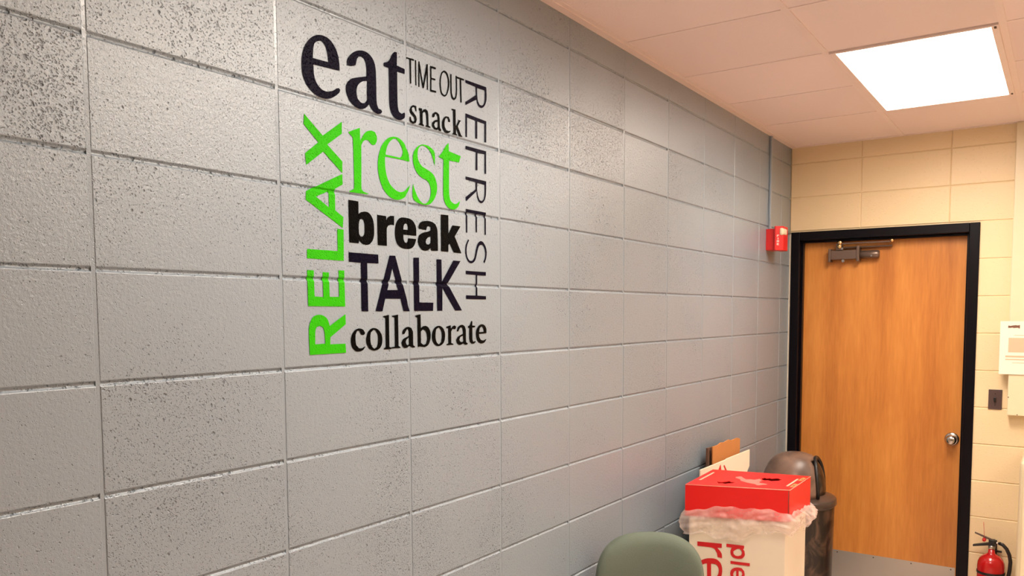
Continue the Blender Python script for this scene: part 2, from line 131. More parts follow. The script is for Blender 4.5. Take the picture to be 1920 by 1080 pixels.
# ---------------------------------------------------------------- materials
def new_mat(name):
    m = bpy.data.materials.new(name); m.use_nodes = True
    nt = m.node_tree; b = nt.nodes['Principled BSDF']; return m, nt, b
def N(nt, t, **kw):
    n = nt.nodes.new(t)
    for k, v in kw.items():
        if k in n.inputs: n.inputs[k].default_value = v
        else: setattr(n, k, v)
    return n
def col(c): return (c[0], c[1], c[2], 1)
def mat_plain(name, c, rough=.5, metal=0, noise=0, nscale=20, bump=0, bscale=200, spec=.5, coat=0):
    m, nt, b = new_mat(name); L = nt.links.new
    b.inputs['Base Color'].default_value = col(c); b.inputs['Roughness'].default_value = rough
    b.inputs['Metallic'].default_value = metal; b.inputs['Specular IOR Level'].default_value = spec
    b.inputs['Coat Weight'].default_value = coat
    tc = N(nt, 'ShaderNodeTexCoord')
    if noise:
        n = N(nt, 'ShaderNodeTexNoise', Scale=nscale, Detail=4.0); L(tc.outputs['Object'], n.inputs['Vector'])
        r = N(nt, 'ShaderNodeMapRange'); r.inputs['To Min'].default_value = 1-noise; r.inputs['To Max'].default_value = 1+noise
        L(n.outputs['Fac'], r.inputs['Value'])
        h = N(nt, 'ShaderNodeHueSaturation', Color=col(c)); L(r.outputs['Result'], h.inputs['Value']); L(h.outputs['Color'], b.inputs['Base Color'])
    if bump:
        n = N(nt, 'ShaderNodeTexNoise', Scale=bscale, Detail=3.0); L(tc.outputs['Object'], n.inputs['Vector'])
        bp = N(nt, 'ShaderNodeBump', Strength=1.0, Distance=bump); L(n.outputs['Fac'], bp.inputs['Height']); L(bp.outputs['Normal'], b.inputs['Normal'])
    return m
def block_relief(nt, rnd=True, amount=1.0):
    """pitted face of a painted concrete block; world position so that vinyl follows the same relief"""
    L = nt.links.new
    g = N(nt, 'ShaderNodeNewGeometry')
    pos = g.outputs['Position']
    # density of pits changes from place to place and from block to block
    dens = N(nt, 'ShaderNodeTexNoise', Scale=3.1, Detail=1.0); L(pos, dens.inputs['Vector'])
    dm = N(nt, 'ShaderNodeMapRange'); dm.inputs['From Min'].default_value = .3; dm.inputs['From Max'].default_value = .7
    dm.inputs['To Min'].default_value = .60; dm.inputs['To Max'].default_value = .90
    L(dens.outputs['Fac'], dm.inputs['Value'])
    thr = dm.outputs['Result']
    if rnd:
        oi = N(nt, 'ShaderNodeObjectInfo')
        rr = N(nt, 'ShaderNodeMapRange'); rr.inputs['To Min'].default_value = -.09; rr.inputs['To Max'].default_value = .05
        L(oi.outputs['Random'], rr.inputs['Value'])
        ad = N(nt, 'ShaderNodeMath', operation='ADD'); L(thr, ad.inputs[0]); L(rr.outputs['Result'], ad.inputs[1]); thr = ad.outputs[0]
    hs = []
    for sc, rad, wgt, dt in ((80.0, .38, 1.0, .085), (165.0, .46, .62, .0), (300.0, .5, .34, -.08)):
        wv = N(nt, 'ShaderNodeTexNoise', Scale=sc*.9, Detail=1.0); L(pos, wv.inputs['Vector'])
        wm = N(nt, 'ShaderNodeVectorMath', operation='SCALE'); wm.inputs[3].default_value = .9/sc; L(wv.outputs['Color'], wm.inputs[0])
        wa = N(nt, 'ShaderNodeVectorMath', operation='ADD'); L(pos, wa.inputs[0]); L(wm.outputs[0], wa.inputs[1])
        vo = N(nt, 'ShaderNodeTexVoronoi', Scale=sc); L(wa.outputs[0], vo.inputs['Vector'])
        sx = N(nt, 'ShaderNodeSeparateColor'); L(vo.outputs['Color'], sx.inputs['Color'])
        th2 = N(nt, 'ShaderNodeMath', operation='ADD'); L(thr, th2.inputs[0]); th2.inputs[1].default_value = dt
        on = N(nt, 'ShaderNodeMath', operation='GREATER_THAN'); L(sx.outputs[0], on.inputs[0]); L(th2.outputs[0], on.inputs[1])
        pit = N(nt, 'ShaderNodeMapRange', interpolation_type='SMOOTHSTEP'); pit.inputs['From Min'].default_value = rad; pit.inputs['From Max'].default_value = .12
        L(vo.outputs['Distance'], pit.inputs['Value'])
        mu = N(nt, 'ShaderNodeMath', operation='MULTIPLY'); L(on.outputs[0], mu.inputs[0]); L(pit.outputs['Result'], mu.inputs[1])
        sz = N(nt, 'ShaderNodeMath', operation='MULTIPLY'); L(mu.outputs[0], sz.inputs[0]); sz.inputs[1].default_value = wgt
        hs.append(sz.outputs[0])
    s0 = N(nt, 'ShaderNodeMath', operation='MAXIMUM'); L(hs[0], s0.inputs[0]); L(hs[1], s0.inputs[1])
    sm = N(nt, 'ShaderNodeMath', operation='MAXIMUM'); L(s0.outputs[0], sm.inputs[0]); L(hs[2], sm.inputs[1])
    fine = N(nt, 'ShaderNodeTexNoise', Scale=130.0, Detail=5.0, Roughness=.66); L(pos, fine.inputs['Vector'])
    fm = N(nt, 'ShaderNodeMath', operation='MULTIPLY'); L(fine.outputs['Fac'], fm.inputs[0]); fm.inputs[1].default_value = .42
    h = N(nt, 'ShaderNodeMath', operation='SUBTRACT'); L(fm.outputs[0], h.inputs[0]); L(sm.outputs[0], h.inputs[1])
    bp = N(nt, 'ShaderNodeBump', Strength=amount, Distance=.0040); L(h.outputs[0], bp.inputs['Height'])
    return bp, sm.outputs[0]
def mat_block(name, c, rough, spec, amount, rnd=True, pit_dark=.25, coat=0.0):
    m, nt, b = new_mat(name); L = nt.links.new
    bp, pit = block_relief(nt, rnd, amount); L(bp.outputs['Normal'], b.inputs['Normal'])
    b.inputs['Roughness'].default_value = rough; b.inputs['Specular IOR Level'].default_value = spec
    b.inputs['Coat Weight'].default_value = coat; b.inputs['Coat Roughness'].default_value = .15; b.inputs['Coat IOR'].default_value = 1.62
    if coat: L(bp.outputs['Normal'], b.inputs['Coat Normal'])
    mx = N(nt, 'ShaderNodeMix', data_type='RGBA'); mx.inputs['A'].default_value = col(c); mx.inputs['B'].default_value = col([x*.35 for x in c])  # base colour goes to a darker tone of the same paint inside the pits
    pw = N(nt, 'ShaderNodeMath', operation='MULTIPLY'); L(pit, pw.inputs[0]); pw.inputs[1].default_value = pit_dark
    L(pw.outputs[0], mx.inputs['Factor']); L(mx.outputs['Result'], b.inputs['Base Color'])
    return m
def mat_door(name, c1, c2, c3):
    m, nt, b = new_mat(name); L = nt.links.new
    tc = N(nt, 'ShaderNodeTexCoord'); mp = N(nt, 'ShaderNodeMapping'); mp.inputs['Scale'].default_value = (1, 1, .10); L(tc.outputs['Object'], mp.inputs['Vector'])
    n1 = N(nt, 'ShaderNodeTexNoise', Scale=7.0, Detail=5.0, Roughness=.6); L(mp.outputs[0], n1.inputs['Vector'])
    n2 = N(nt, 'ShaderNodeTexNoise', Scale=90.0, Detail=3.0); L(mp.outputs[0], n2.inputs['Vector'])
    mi = N(nt, 'ShaderNodeMath', operation='MULTIPLY_ADD'); L(n2.outputs['Fac'], mi.inputs[0]); mi.inputs[1].default_value = .22; L(n1.outputs['Fac'], mi.inputs[2])
    cr = N(nt, 'ShaderNodeValToRGB'); L(mi.outputs[0], cr.inputs['Fac'])
    e = cr.color_ramp.elements; e[0].position = .42; e[0].color = col(c1); e[1].position = .78; e[1].color = col(c3)
    k = e.new(.6); k.color = col(c2)
    L(cr.outputs['Color'], b.inputs['Base Color']); b.inputs['Roughness'].default_value = .38
    return m
def mat_mottled(name, c1, c2, scale, lo, hi, rough, spec=.5):
    m, nt, b = new_mat(name); L = nt.links.new
    tc = N(nt, 'ShaderNodeTexCoord'); n1 = N(nt, 'ShaderNodeTexNoise', Scale=scale, Detail=4.0, Distortion=1.6); L(tc.outputs['Object'], n1.inputs['Vector'])
    cr = N(nt, 'ShaderNodeValToRGB'); L(n1.outputs['Fac'], cr.inputs['Fac'])
    e = cr.color_ramp.elements; e[0].position = lo; e[0].color = col(c1); e[1].position = hi; e[1].color = col(c2)
    L(cr.outputs['Color'], b.inputs['Base Color']); b.inputs['Roughness'].default_value = rough; b.inputs['Specular IOR Level'].default_value = spec
    return m
def mat_tiles(name, c, size):
    m, nt, b = new_mat(name); L = nt.links.new
    g = N(nt, 'ShaderNodeNewGeometry'); br = N(nt, 'ShaderNodeTexBrick', offset=0.0, squash=1.0)
    br.inputs['Scale'].default_value = 1/size; br.inputs['Brick Width'].default_value = 1; br.inputs['Row Height'].default_value = 1; br.inputs['Mortar Size'].default_value = .004
    br.inputs['Color1'].default_value = col(c); br.inputs['Color2'].default_value = col([x*.93 for x in c]); br.inputs['Mortar'].default_value = col([x*.5 for x in c])
    L(g.outputs['Position'], br.inputs['Vector']); L(br.outputs['Color'], b.inputs['Base Color']); b.inputs['Roughness'].default_value = .35
    return m
def mat_ceiling(name, c):
    m, nt, b = new_mat(name); L = nt.links.new
    g = N(nt, 'ShaderNodeNewGeometry'); n = N(nt, 'ShaderNodeTexNoise', Scale=160.0, Detail=3.0); L(g.outputs['Position'], n.inputs['Vector'])
    bp = N(nt, 'ShaderNodeBump', Strength=.5, Distance=.0015); L(n.outputs['Fac'], bp.inputs['Height']); L(bp.outputs['Normal'], b.inputs['Normal'])
    oi = N(nt, 'ShaderNodeObjectInfo'); r = N(nt, 'ShaderNodeMapRange'); r.inputs['To Min'].default_value = .97; r.inputs['To Max'].default_value = 1.03; L(oi.outputs['Random'], r.inputs['Value'])
    h = N(nt, 'ShaderNodeHueSaturation', Color=col(c)); L(r.outputs['Result'], h.inputs['Value']); L(h.outputs['Color'], b.inputs['Base Color'])
    b.inputs['Roughness'].default_value = .9; b.inputs['Specular IOR Level'].default_value = .2
    return m
def mat_emit(name, c, s):
    m, nt, b = new_mat(name)
    # prismatic lens: throws most of its light downwards, little sideways
    b.inputs['Base Color'].default_value = (.8, .8, .8, 1); b.inputs['Emission Color'].default_value = col(c)
    g = N(nt, 'ShaderNodeNewGeometry'); d = N(nt, 'ShaderNodeVectorMath', operation='DOT_PRODUCT')
    nt.links.new(g.outputs['Incoming'], d.inputs[0]); nt.links.new(g.outputs['Normal'], d.inputs[1])
    p = N(nt, 'ShaderNodeMath', operation='POWER'); nt.links.new(d.outputs['Value'], p.inputs[0]); p.inputs[1].default_value = LENS_POW
    q = N(nt, 'ShaderNodeMath', operation='MULTIPLY'); nt.links.new(p.outputs[0], q.inputs[0]); q.inputs[1].default_value = s
    nt.links.new(q.outputs[0], b.inputs['Emission Strength'])
    return m
def mat_film(name, c, alpha):
    m, nt, b = new_mat(name); L = nt.links.new
    b.inputs['Base Color'].default_value = col(c); b.inputs['Roughness'].default_value = .28; b.inputs['Specular IOR Level'].default_value = .6
    tr = N(nt, 'ShaderNodeBsdfTranslucent', Color=col(c)); tp = N(nt, 'ShaderNodeBsdfTransparent')
    m1 = N(nt, 'ShaderNodeMixShader', Fac=.35); L(b.outputs[0], m1.inputs[1]); L(tr.outputs[0], m1.inputs[2])
    tc = N(nt, 'ShaderNodeTexCoord'); n = N(nt, 'ShaderNodeTexNoise', Scale=14.0, Detail=3.0); L(tc.outputs['Object'], n.inputs['Vector'])
    r = N(nt, 'ShaderNodeMapRange'); r.inputs['From Min'].default_value = .35; r.inputs['From Max'].default_value = .65; r.inputs['To Min'].default_value = alpha-.18; r.inputs['To Max'].default_value = alpha+.18; L(n.outputs['Fac'], r.inputs['Value'])
    m2 = N(nt, 'ShaderNodeMixShader'); L(r.outputs['Result'], m2.inputs[0]); L(tp.outputs[0], m2.inputs[1]); L(m1.outputs[0], m2.inputs[2])
    L(m2.outputs[0], nt.nodes['Material Output'].inputs['Surface'])
    return m

PAINT = (.250, .316, .376); CREAM = (.86, .68, .41)
M = {}
M['block'] = mat_block('grey_block_paint', PAINT, .40, .6, 1.0, pit_dark=.35, coat=1.0)
M['mortar'] = mat_block('grey_mortar_paint', PAINT, .40, .6, .35, rnd=False, pit_dark=.05, coat=1.0)
M['paint'] = mat_plain('grey_paint', PAINT, .4, bump=.0004, bscale=120)
M['cream_block'] = mat_block('cream_block_paint', CREAM, .38, .4, .22, pit_dark=.05)
M['cream_paint'] = mat_plain('cream_paint', CREAM, .4, noise=.03, bump=.0004, bscale=90)
M['cream_metal'] = mat_plain('cream_metal', (.82, .70, .47), .35, noise=.02)
M['tile'] = mat_ceiling('ceiling_tile', (.94, .78, .73))
M['grid'] = mat_plain('grid_metal', (.92, .76, .70), .45, noise=.02)
M['floor'] = mat_tiles('floor_tile', (.78, .64, .56), .3048)
M['navy'] = mat_block('navy_vinyl', (.0035, .0028, .011), .20, .04, .8, rnd=False, pit_dark=0)
M['black_vinyl'] = mat_block('black_vinyl', (.002, .002, .002), .3, .03, .7, rnd=False, pit_dark=0)
M['green'] = mat_block('green_vinyl', (.032, .44, .002), .45, .1, .6, rnd=False, pit_dark=0)
M['frame'] = mat_plain('black_frame_paint', (.003, .002, .004), .36, spec=.18, bump=.0004, bscale=60)
M['door'] = mat_door('oak_veneer', (.46, .155, .030), (.60, .225, .045), (.72, .30, .065))
M['kick'] = mat_plain('kick_plate', (.50, .47, .42), .42, metal=.6, noise=.08, nscale=6)
M['bronze'] = mat_plain('closer_bronze', (.20, .14, .11), .35, metal=.6, noise=.05)
M['brass'] = mat_plain('brass', (.85, .60, .28), .22, metal=1)
M['steel'] = mat_plain('satin_steel', (.55, .52, .48), .25, metal=1)
M['darksteel'] = mat_plain('dark_steel', (.10, .09, .09), .35, metal=.7)
M['red_card'] = mat_plain('red_card', (.80, .014, .012), .38, noise=.04)
M['tape'] = mat_plain('torn_paper', (.84, .19, .15), .6, noise=.12, nscale=60)
M['pale'] = mat_plain('pale_print', (.85, .40, .28), .6)
M['white_card'] = mat_plain('white_card', (.83, .72, .56), .5, noise=.02)
M['red_print'] = mat_plain('red_print', (.62, .012, .016), .45)
M['brown_card'] = mat_plain('brown_card', (.50, .20, .055), .75, noise=.06)
M['dark_card'] = mat_plain('card_edge', (.12, .06, .035), .8)
M['black'] = mat_plain('black_rubber', (.008, .007, .007), .4)
M['film'] = mat_film('bag_film', (.93, .80, .73), .36)
M['can'] = mat_mottled('can_plastic', (.008, .005, .004), (.10, .055, .035), 8, .46, .68, .30)
M['rim'] = mat_plain('rim_plastic', (.055, .036, .028), .3, noise=.1)
M['lid'] = mat_mottled('lid_plastic', (.085, .048, .032), (.23, .14, .10), 5, .35, .68, .38)
M['lid_dark'] = mat_plain('lid_dark', (.030, .020, .016), .35)
M['fabric'] = mat_plain('chair_fabric', (.150, .180, .140), .85, noise=.12, nscale=9, bump=.0012, bscale=500, spec=.2)
M['red_paint'] = mat_plain('alarm_red', (.62, .018, .018), .35)
M['ext_red'] = mat_plain('extinguisher_red', (.50, .008, .010), .22, coat=.4)
M['lens'] = mat_plain('clear_lens', (.78, .66, .46), .12)
M['white_print'] = mat_plain('white_print', (.85, .65, .6), .5)
M['switch'] = mat_plain('brown_plate', (.085, .050, .045), .4)
M['paper'] = mat_plain('paper', (.90, .86, .70), .6)
M['print_pink'] = mat_plain('print_salmon', (.80, .50, .33), .6)
M['print_dark'] = mat_plain('print_dark', (.22, .10, .06), .6)
M['caulk'] = mat_plain('caulk', (.75, .68, .55), .5)
M['diffuser'] = mat_emit('light_diffuser', LAMP, LAMP_S)
M['diffuser_soft'] = mat_emit('light_diffuser_soft', LAMP, LAMP_S*FAR_LAMP)

# ---------------------------------------------------------------- setting: shell
RX1, RY0 = 4.6, -4.6                     # right wall, back wall
B = .4064; HB = .2032; Z0 = 2.2352       # block module; z of one course joint (door head)
CZ = 2.744; FY = 4.2504

mb = MB().box(-.2, RX1+.2, RY0-.2, FY+.4, -.12, 0); fl = mb.build('floor', M['floor']); tag(fl, kind='structure')
# ceiling: slab above, lay-in tiles and tees as parts
ceil = MB().box(-.2, RX1+.2, RY0-.2, FY+.4, CZ+.30, CZ+.40).build('ceiling', M['tile']); tag(ceil, kind='structure')
gx = [.0, .0475, .622, 1.212, 1.797, 2.382, 2.967, 3.552, 4.137, RX1]
gy = [FY, 3.583, 3.040, 2.508, 1.972]
while gy[-1] > RY0 + .5: gy.append(gy[-1]-.5365)
gy.append(RY0)
LIGHTS = []
ly = [3.040, 3.040-4*.5365]
LCOLS = [2, 5]
def is_light(ix, y0, y1):
    for c in LCOLS:
        if ix == c:
            for l in ly:
                if y0 > l-.56 and y1 < l+.56: return True
    return False
for ix in range(1, len(gx)-1):
    xa, xb = gx[ix]+(.012 if ix > 1 else 0), gx[ix+1]-(.012 if ix < len(gx)-2 else 0)
    for iy in range(len(gy)-1):
        ya, yb = gy[iy+1]+.012, gy[iy]-.012
        if iy == len(gy)-2: ya = gy[-1]
        if iy == 0: yb = FY
        if is_light(ix, ya, yb): continue
        MB().box(xa-.004, xb+.004, ya-.004, yb+.004, CZ+.0025, CZ+.018).build('ceiling_tile', M['tile'], ceil)
w = .012
for x in gx[2:-1]:
    MB().box(x-w, x+w, RY0, FY, CZ, CZ+.0025).build('ceiling_tee', M['grid'], ceil)
for y in gy[1:-1]:
    for i in range(1, len(gx)-1):
        a = gx[i]+(w if i > 1 else 0); b_ = gx[i+1]-(w if i < len(gx)-2 else 0)
        if is_light(i, y-.01, y+.01): continue
        MB().box(a, b_, y-.008, y+.008, CZ+.0005, CZ+.0025).build('ceiling_tee', M['grid'], ceil)
MB().box(.0, .030, RY0, FY, CZ-.002, CZ+.0025).build('wall_angle', M['grid'], ceil)
MB().box(.030, .0475, RY0, FY, CZ+.001, CZ+.012).build('wall_angle', M['grid'], ceil)
MB().box(0, RX1, FY-.022, FY, CZ-.001, CZ+.0025).build('wall_angle', M['grid'], ceil)

def block_mesh(name, mat, wd, ht, g=.0052):
    """one block face looking along +x: y in 0..wd, z in 0..ht, rounded arris"""
    mb = MB(); rings = [(-.0046, 0), (-.0044, g*.28), (-.0028, g*.62), (-.0008, g*.92), (0, g*1.2)]
    vs = []
    for x, i in rings: vs += [(x, i*.8, i), (x, wd-i*.8, i), (x, wd-i*.8, ht-i), (x, i*.8, ht-i)]
    fs = []
    for k in range(len(rings)-1):
        for i in range(4):
            j = (i+1) % 4; fs.append((k*4+i, k*4+j, k*4+4+j, k*4+4+i))
    e = (len(rings)-1)*4; fs.append((e, e+1, e+2, e+3))
    mb.add(vs, fs); return mb.mesh(name, mat)
rnd = random.Random(7)
# left wall: mortar plane set back, blocks proud of it
wl = MB().box(-.2, -.0050, RY0-.2, FY, 0, CZ+.3).build('wall_left', M['mortar']); tag(wl, kind='structure')
meshes = {}
for j in range(-11, 11):
    y0, y1 = j*B, min((j+1)*B, FY)
    y1 = (j+1)*B if (j+1)*B < FY-.02 else FY+.004
    for k in range(14):
        z0 = k*HB; z1 = min(z0+HB, CZ+.0045) if k < 13 else CZ+.01
        if z1-z0 < .03: continue
        key = (round(y1-y0, 4), round(z1-z0, 4))
        if key not in meshes: meshes[key] = block_mesh('block', M['block'], *key)
        o = bpy.data.objects.new('block', meshes[key]); link(o, wl)
        o.location = (rnd.uniform(-.0006, .0006), y0, z0); o.rotation_euler = (0, 0, 0)
for j in range(-10, 11):                       # flush-filled upright joints run through the bed joints
    MB().box(-.0050, -.0013, j*B-.0040, j*B+.0040, 0, CZ).build('mortar_joint', M['mortar'], wl)
# far wall (runs along x, faces -y): built in left-wall axes and turned
wf = empty('wall_far', (0, FY, 0), kind='structure')
DX0, DX1, DZ1 = .011, 1.0245, 2.2352
mb = MB()
mb.box(-.2, DX0+.02, FY+.0050, FY+.2, 0, CZ+.3).box(DX1-.02, RX1+.2, FY+.0050, FY+.2, 0, CZ+.3).box(DX0+.02, DX1-.02, FY+.0050, FY+.2, DZ1-.02, CZ+.3)
core = mb.build('wall_core', M['cream_paint']); core.parent = wf; core.location = (0, -FY, 0)
cm = {}
xs = [0, .407, .872, 1.284, 1.690, 2.097, 2.503, 2.910, 3.316, 3.722, 4.129, RX1]
for i in range(len(xs)-1):
    for k in range(14):
        x0, x1, z0 = xs[i], xs[i+1], k*HB+.006
        z1 = z0+HB
        if k == 0: z0 = 0
        z1 = min(z1, CZ+.01)
        if z1-z0 < .03: continue
        pieces = [(x0, x1, z0, z1)]
        if z0 < DZ1-.01:                                    # cut round the door
            if x1 <= DX1+.001 : continue
            if x0 < DX1: pieces = [(DX1-.004, x1, z0, z1)]
        for (a, b2, c, d) in pieces:
            key = (round(b2-a, 4), round(d-c, 4))
            if key not in cm: cm[key] = block_mesh('block', M['cream_block'], *key, g=.0040)
            o = bpy.data.objects.new('block', cm[key]); link(o, wf)
            o.rotation_euler = (0, 0, -PI/2); o.location = (a, rnd.uniform(-.0004, .0004), c)
wr = MB().box(RX1, RX1+.2, RY0-.2, FY+.2, 0, CZ+.3).build('wall_right', M['cream_paint']); tag(wr, kind='structure')
wb = MB().box(-.2, RX1+.2, RY0-.2, RY0, 0, CZ+.3).build('wall_back', M['cream_paint']); tag(wb, kind='structure')
MB().box(0, .006, RY0, FY, 0, .10).build('baseboard_left', M['black'])
MB().box(DX1, RX1, FY-.006, FY, 0, .10).build('baseboard_far', M['black'])
for n in ('baseboard_left', 'baseboard_far'): tag(bpy.data.objects[n], kind='structure')
tag(MB().box(.0, .0105, FY-.004, FY, 0, DZ1).build('trim_1', M['caulk']), kind='structure')

# ---------------------------------------------------------------- door_1 in black frame
door = empty('door_1', (0, FY, 0), kind='structure')
def part(mb, name, mat, parent, bevel=0, seg=2):
    """mesh given in world coordinates, parented without moving it"""
    o = mb.build(name, mat, None, bevel, seg); o.parent = parent
    p = Vector((0, 0, 0)); q = parent
    while q: p = p + q.location; q = q.parent
    o.location = -p; return o
FW = .051
mb = MB()
F0 = FY-.012
mb.box(DX0, DX0+FW, F0, FY+.13, 0, DZ1)
mb.box(DX1-FW, DX1, F0, FY+.13, 0, DZ1)
mb.box(DX0+FW, DX1-FW, F0, FY+.13, DZ1-FW, DZ1)
part(mb, 'door_frame', M['frame'], door, .003)
mb = MB()
mb.box(DX0+FW, DX0+FW+.013, FY+.03, FY+.068, 0, DZ1-FW)
mb.box(DX1-FW-.013, DX1-FW, FY+.03, FY+.068, 0, DZ1-FW)
mb.box(DX0+FW+.013, DX1-FW-.013, FY+.03, FY+.068, DZ1-FW-.013, DZ1-FW)
part(mb, 'door_stop', M['frame'], door, .0015)
LY = FY+.070
leaf = MB().box(DX0+FW+.002, DX1-FW-.002, LY, LY+.044, .010, DZ1-FW-.003)
leaf = part(leaf, 'door_leaf', M['door'], door, .002)
kp = part(MB().box(.082, .953, LY-.0016, LY, .012, .288), 'kick_plate', M['kick'], door)
for i in range(5):
    for z in (.275, .03): part(MB().lathe([(.004, -.0022), (.004, -.0016)], (.10+i*.208, LY, z), 10, 'y'), 'screw', M['darksteel'], door)
KX, KZ = .915, 1.029
kn = part(MB().lathe([(.0005, -.012), (.030, -.0115), (.036, -.008), (.038, -.003), (.038, 0)], (KX, LY, KZ), 32, 'y'), 'knob_rose', M['steel'], door)
part(MB().lathe([(.0005, -.070), (.012, -.069), (.020, -.066), (.026, -.058), (.0285, -.048), (.027, -.038), (.020, -.030), (.013, -.024), (.012, -.010)], (KX, LY, KZ), 32, 'y'), 'door_knob', M['steel'], door)
# door closer with its arms, fixed to the leaf head
cb = MB()
cb.box(.238, .395, LY-.055, LY-.004, 2.062, 2.118)
closer = part(cb, 'door_closer', M['bronze'], door, .006)
part(MB().box(.226, .240, LY-.060, LY, 2.050, 2.128).box(.386, .402, LY-.062, LY, 2.048, 2.140), 'closer_bracket', M['bronze'], door, .003)
part(MB().lathe([(.012, .395), (.0235, .396), (.0235, .500), (.019, .508), (.0005, .510)], (0, LY-.032, 2.088), 24, 'x'), 'closer_cylinder', M['bronze'], door)
part(MB().lathe([(.009, -.060), (.009, -.054)], (.312, LY, 2.054), 12, 'y').lathe([(.007, -.062), (.007, -.054)], (.306, LY, 2.126), 12, 'y').lathe([(.005, -.030), (.005, -.020)], (.470, LY-.034, 2.078), 10, 'y'), 'closer_bolts', M['steel'], door)
AZ = 2.156
mb = MB(); mb.box(.292, .585, LY-.062, LY-.044, AZ-.004, AZ+.004); mb.box(.270, .305, LY-.060, LY-.03, 2.118, AZ)
part(mb, 'closer_arm', M['bronze'], door, .002)
part(MB().box(.30, .575, LY-.030, LY-.012, AZ-.026, AZ-.018), 'closer_forearm', M['bronze'], door, .002)
part(MB().lathe([(.0005, -.074), (.010, -.072), (.014, -.066), (.014, -.060)], (.293, LY, AZ+.006), 16, 'y').lathe([(.0005, -.076), (.012, -.073), (.014, -.066), (.014, -.060)], (.291, LY, AZ-.016), 16, 'y').lathe([(.0005, -.074), (.008, -.072), (.011, -.066), (.011, -.060)], (.580, LY, AZ+.006), 16, 'y'), 'closer_pivot', M['brass'], door)

# ---------------------------------------------------------------- ceiling lights
def ceiling_light(xa, xb, yc, label, mat):
    t = empty('ceiling_light', ((xa+xb)/2, yc, CZ), label, 'light', 'lay-in ceiling lights')
    ya, yb = yc-.5365, yc+.5365
    mb = MB(); f = .024
    for (a, b2, c, d) in ((xa, xa+f, ya, yb), (xb-f, xb, ya, yb), (xa+f, xb-f, ya, ya+f*.6), (xa+f, xb-f, yb-f*.6, yb)): mb.box(a, b2, c, d, CZ-.006, CZ+.03)
    part(mb, 'light_frame', M['grid'], t, .002)
    part(MB().box(xa+f, xb-f, ya+f*.6, yb-f*.6, CZ-.002, CZ+.004), 'diffuser', mat, t)
    part(MB().box(xa+.01, xb-.01, ya+.01, yb-.01, CZ+.05, CZ+.10), 'housing', M['grid'], t)
    for y in (ya+.03, yb-.02): part(MB().box(xb-f*.62, xb-f*.30, y-.022, y, CZ-.0075, CZ-.0045), 'latch', M['dark_card'], t)
names = [['bright rectangular ceiling light panel in front of the wooden door', 'ceiling light panel out of frame above the wall lettering', 'ceiling light panel out of frame above the viewer', 'ceiling light panel out of frame behind the viewer'],
         ['ceiling light panel out of frame to the right near the door wall', 'ceiling light panel out of frame to the right of the lettering', 'ceiling light panel out of frame to the right of the viewer', 'ceiling light panel out of frame far behind on the right']]
for ci, c in enumerate(LCOLS):
    for li, yc in enumerate(ly):
        if yc-.54 < RY0: continue
        ceiling_light(gx[c]+w, gx[c+1]-w, yc, names[ci][li], M['diffuser'] if ci == 0 else M['diffuser_soft'])

# ---------------------------------------------------------------- vinyl lettering on the left wall
WORDS = {'eat': ('navy', 'large navy serif vinyl word reading eat at the top left'),
 'time out': ('black_vinyl', 'thin condensed black vinyl words reading TIME OUT to the right of eat'),
 'snack': ('black_vinyl', 'small black serif vinyl word reading snack below TIME OUT'),
 'rest': ('green', 'large light green serif vinyl word reading rest'),
 'relax': ('green', 'bold green capital vinyl word RELAX running upwards at the left edge'),
 'break': ('black_vinyl', 'heavy black sans serif vinyl word reading break'),
 'talk': ('navy', 'navy capital vinyl word reading TALK below break'),
 'collaborate': ('black_vinyl', 'black serif vinyl word reading collaborate along the bottom'),
 'refresh': ('navy', 'thin navy capital vinyl word REFRESH running downwards at the right edge')}
def joint_dip(y, z):
    """how far the mortar joint lets the vinyl sink at a point of the wall"""
    out = 0
    for v, p, depth in ((y, B, .0017), (z, HB, .0034)):
        r = v % p; d = min(r, p-r)
        if d < .0066:
            t = min(1, max(0, (d-.0012)/.0052)); out = max(out, depth*(1-t*t*(3-2*t)))
    return out
def vinyl(contours, mat, parent):
    cs = [[(p[0]/1e4, p[1]/1e4, p[2]) for p in c] for c in contours]
    bm = glyph_bm(cs, .006)
    ys = [p[0] for c in cs for p in c]; zs = [p[1] for c in cs for p in c]
    for lo, hi, per, ax in ((min(ys), max(ys), B, 0), (min(zs), max(zs), HB, 1)):
        for k in range(int(lo/per)-1, int(hi/per)+2):
            for off in (-.0066, -.0046, -.003, -.0013, .0013, .003, .0046, .0066):
                v = k*per+off
                if lo < v < hi:
                    co = [0, 0, 0]; no = [0, 0, 0]; co[ax] = v; no[ax] = 1
                    bmesh.ops.bisect_plane(bm, geom=bm.verts[:]+bm.edges[:]+bm.faces[:], plane_co=co, plane_no=no)
    cy, cz = sum(ys)/len(ys), sum(zs)/len(zs)
    for v in bm.verts:
        y, z = v.co.x, v.co.y; v.co = (.0009-joint_dip(y, z), y-cy, z-cz)
    bmesh.ops.recalc_face_normals(bm, faces=bm.faces)
    if bm.faces and sum(f.normal.x for f in bm.faces) < 0: bmesh.ops.reverse_faces(bm, faces=bm.faces)
    m = bpy.data.meshes.new('letter'); bm.to_mesh(m); bm.free(); m.materials.append(mat)
    o = bpy.data.objects.new('letter', m); link(o, parent); o.location = (0, cy-parent.location.y, cz-parent.location.z); return o
roots = {}
for wname, ch, cs in GLYPHS:
    if wname not in roots:
        a = [p for g in GLYPHS if g[0] == wname for c in g[2] for p in c]
        y, z = sum(p[0] for p in a)/len(a)/1e4, sum(p[1] for p in a)/len(a)/1e4
        roots[wname] = empty('vinyl_word', (0, y, z), WORDS[wname][1], 'lettering', 'vinyl words on the grey block wall')
    vinyl(cs, M[WORDS[wname][0]], roots[wname])

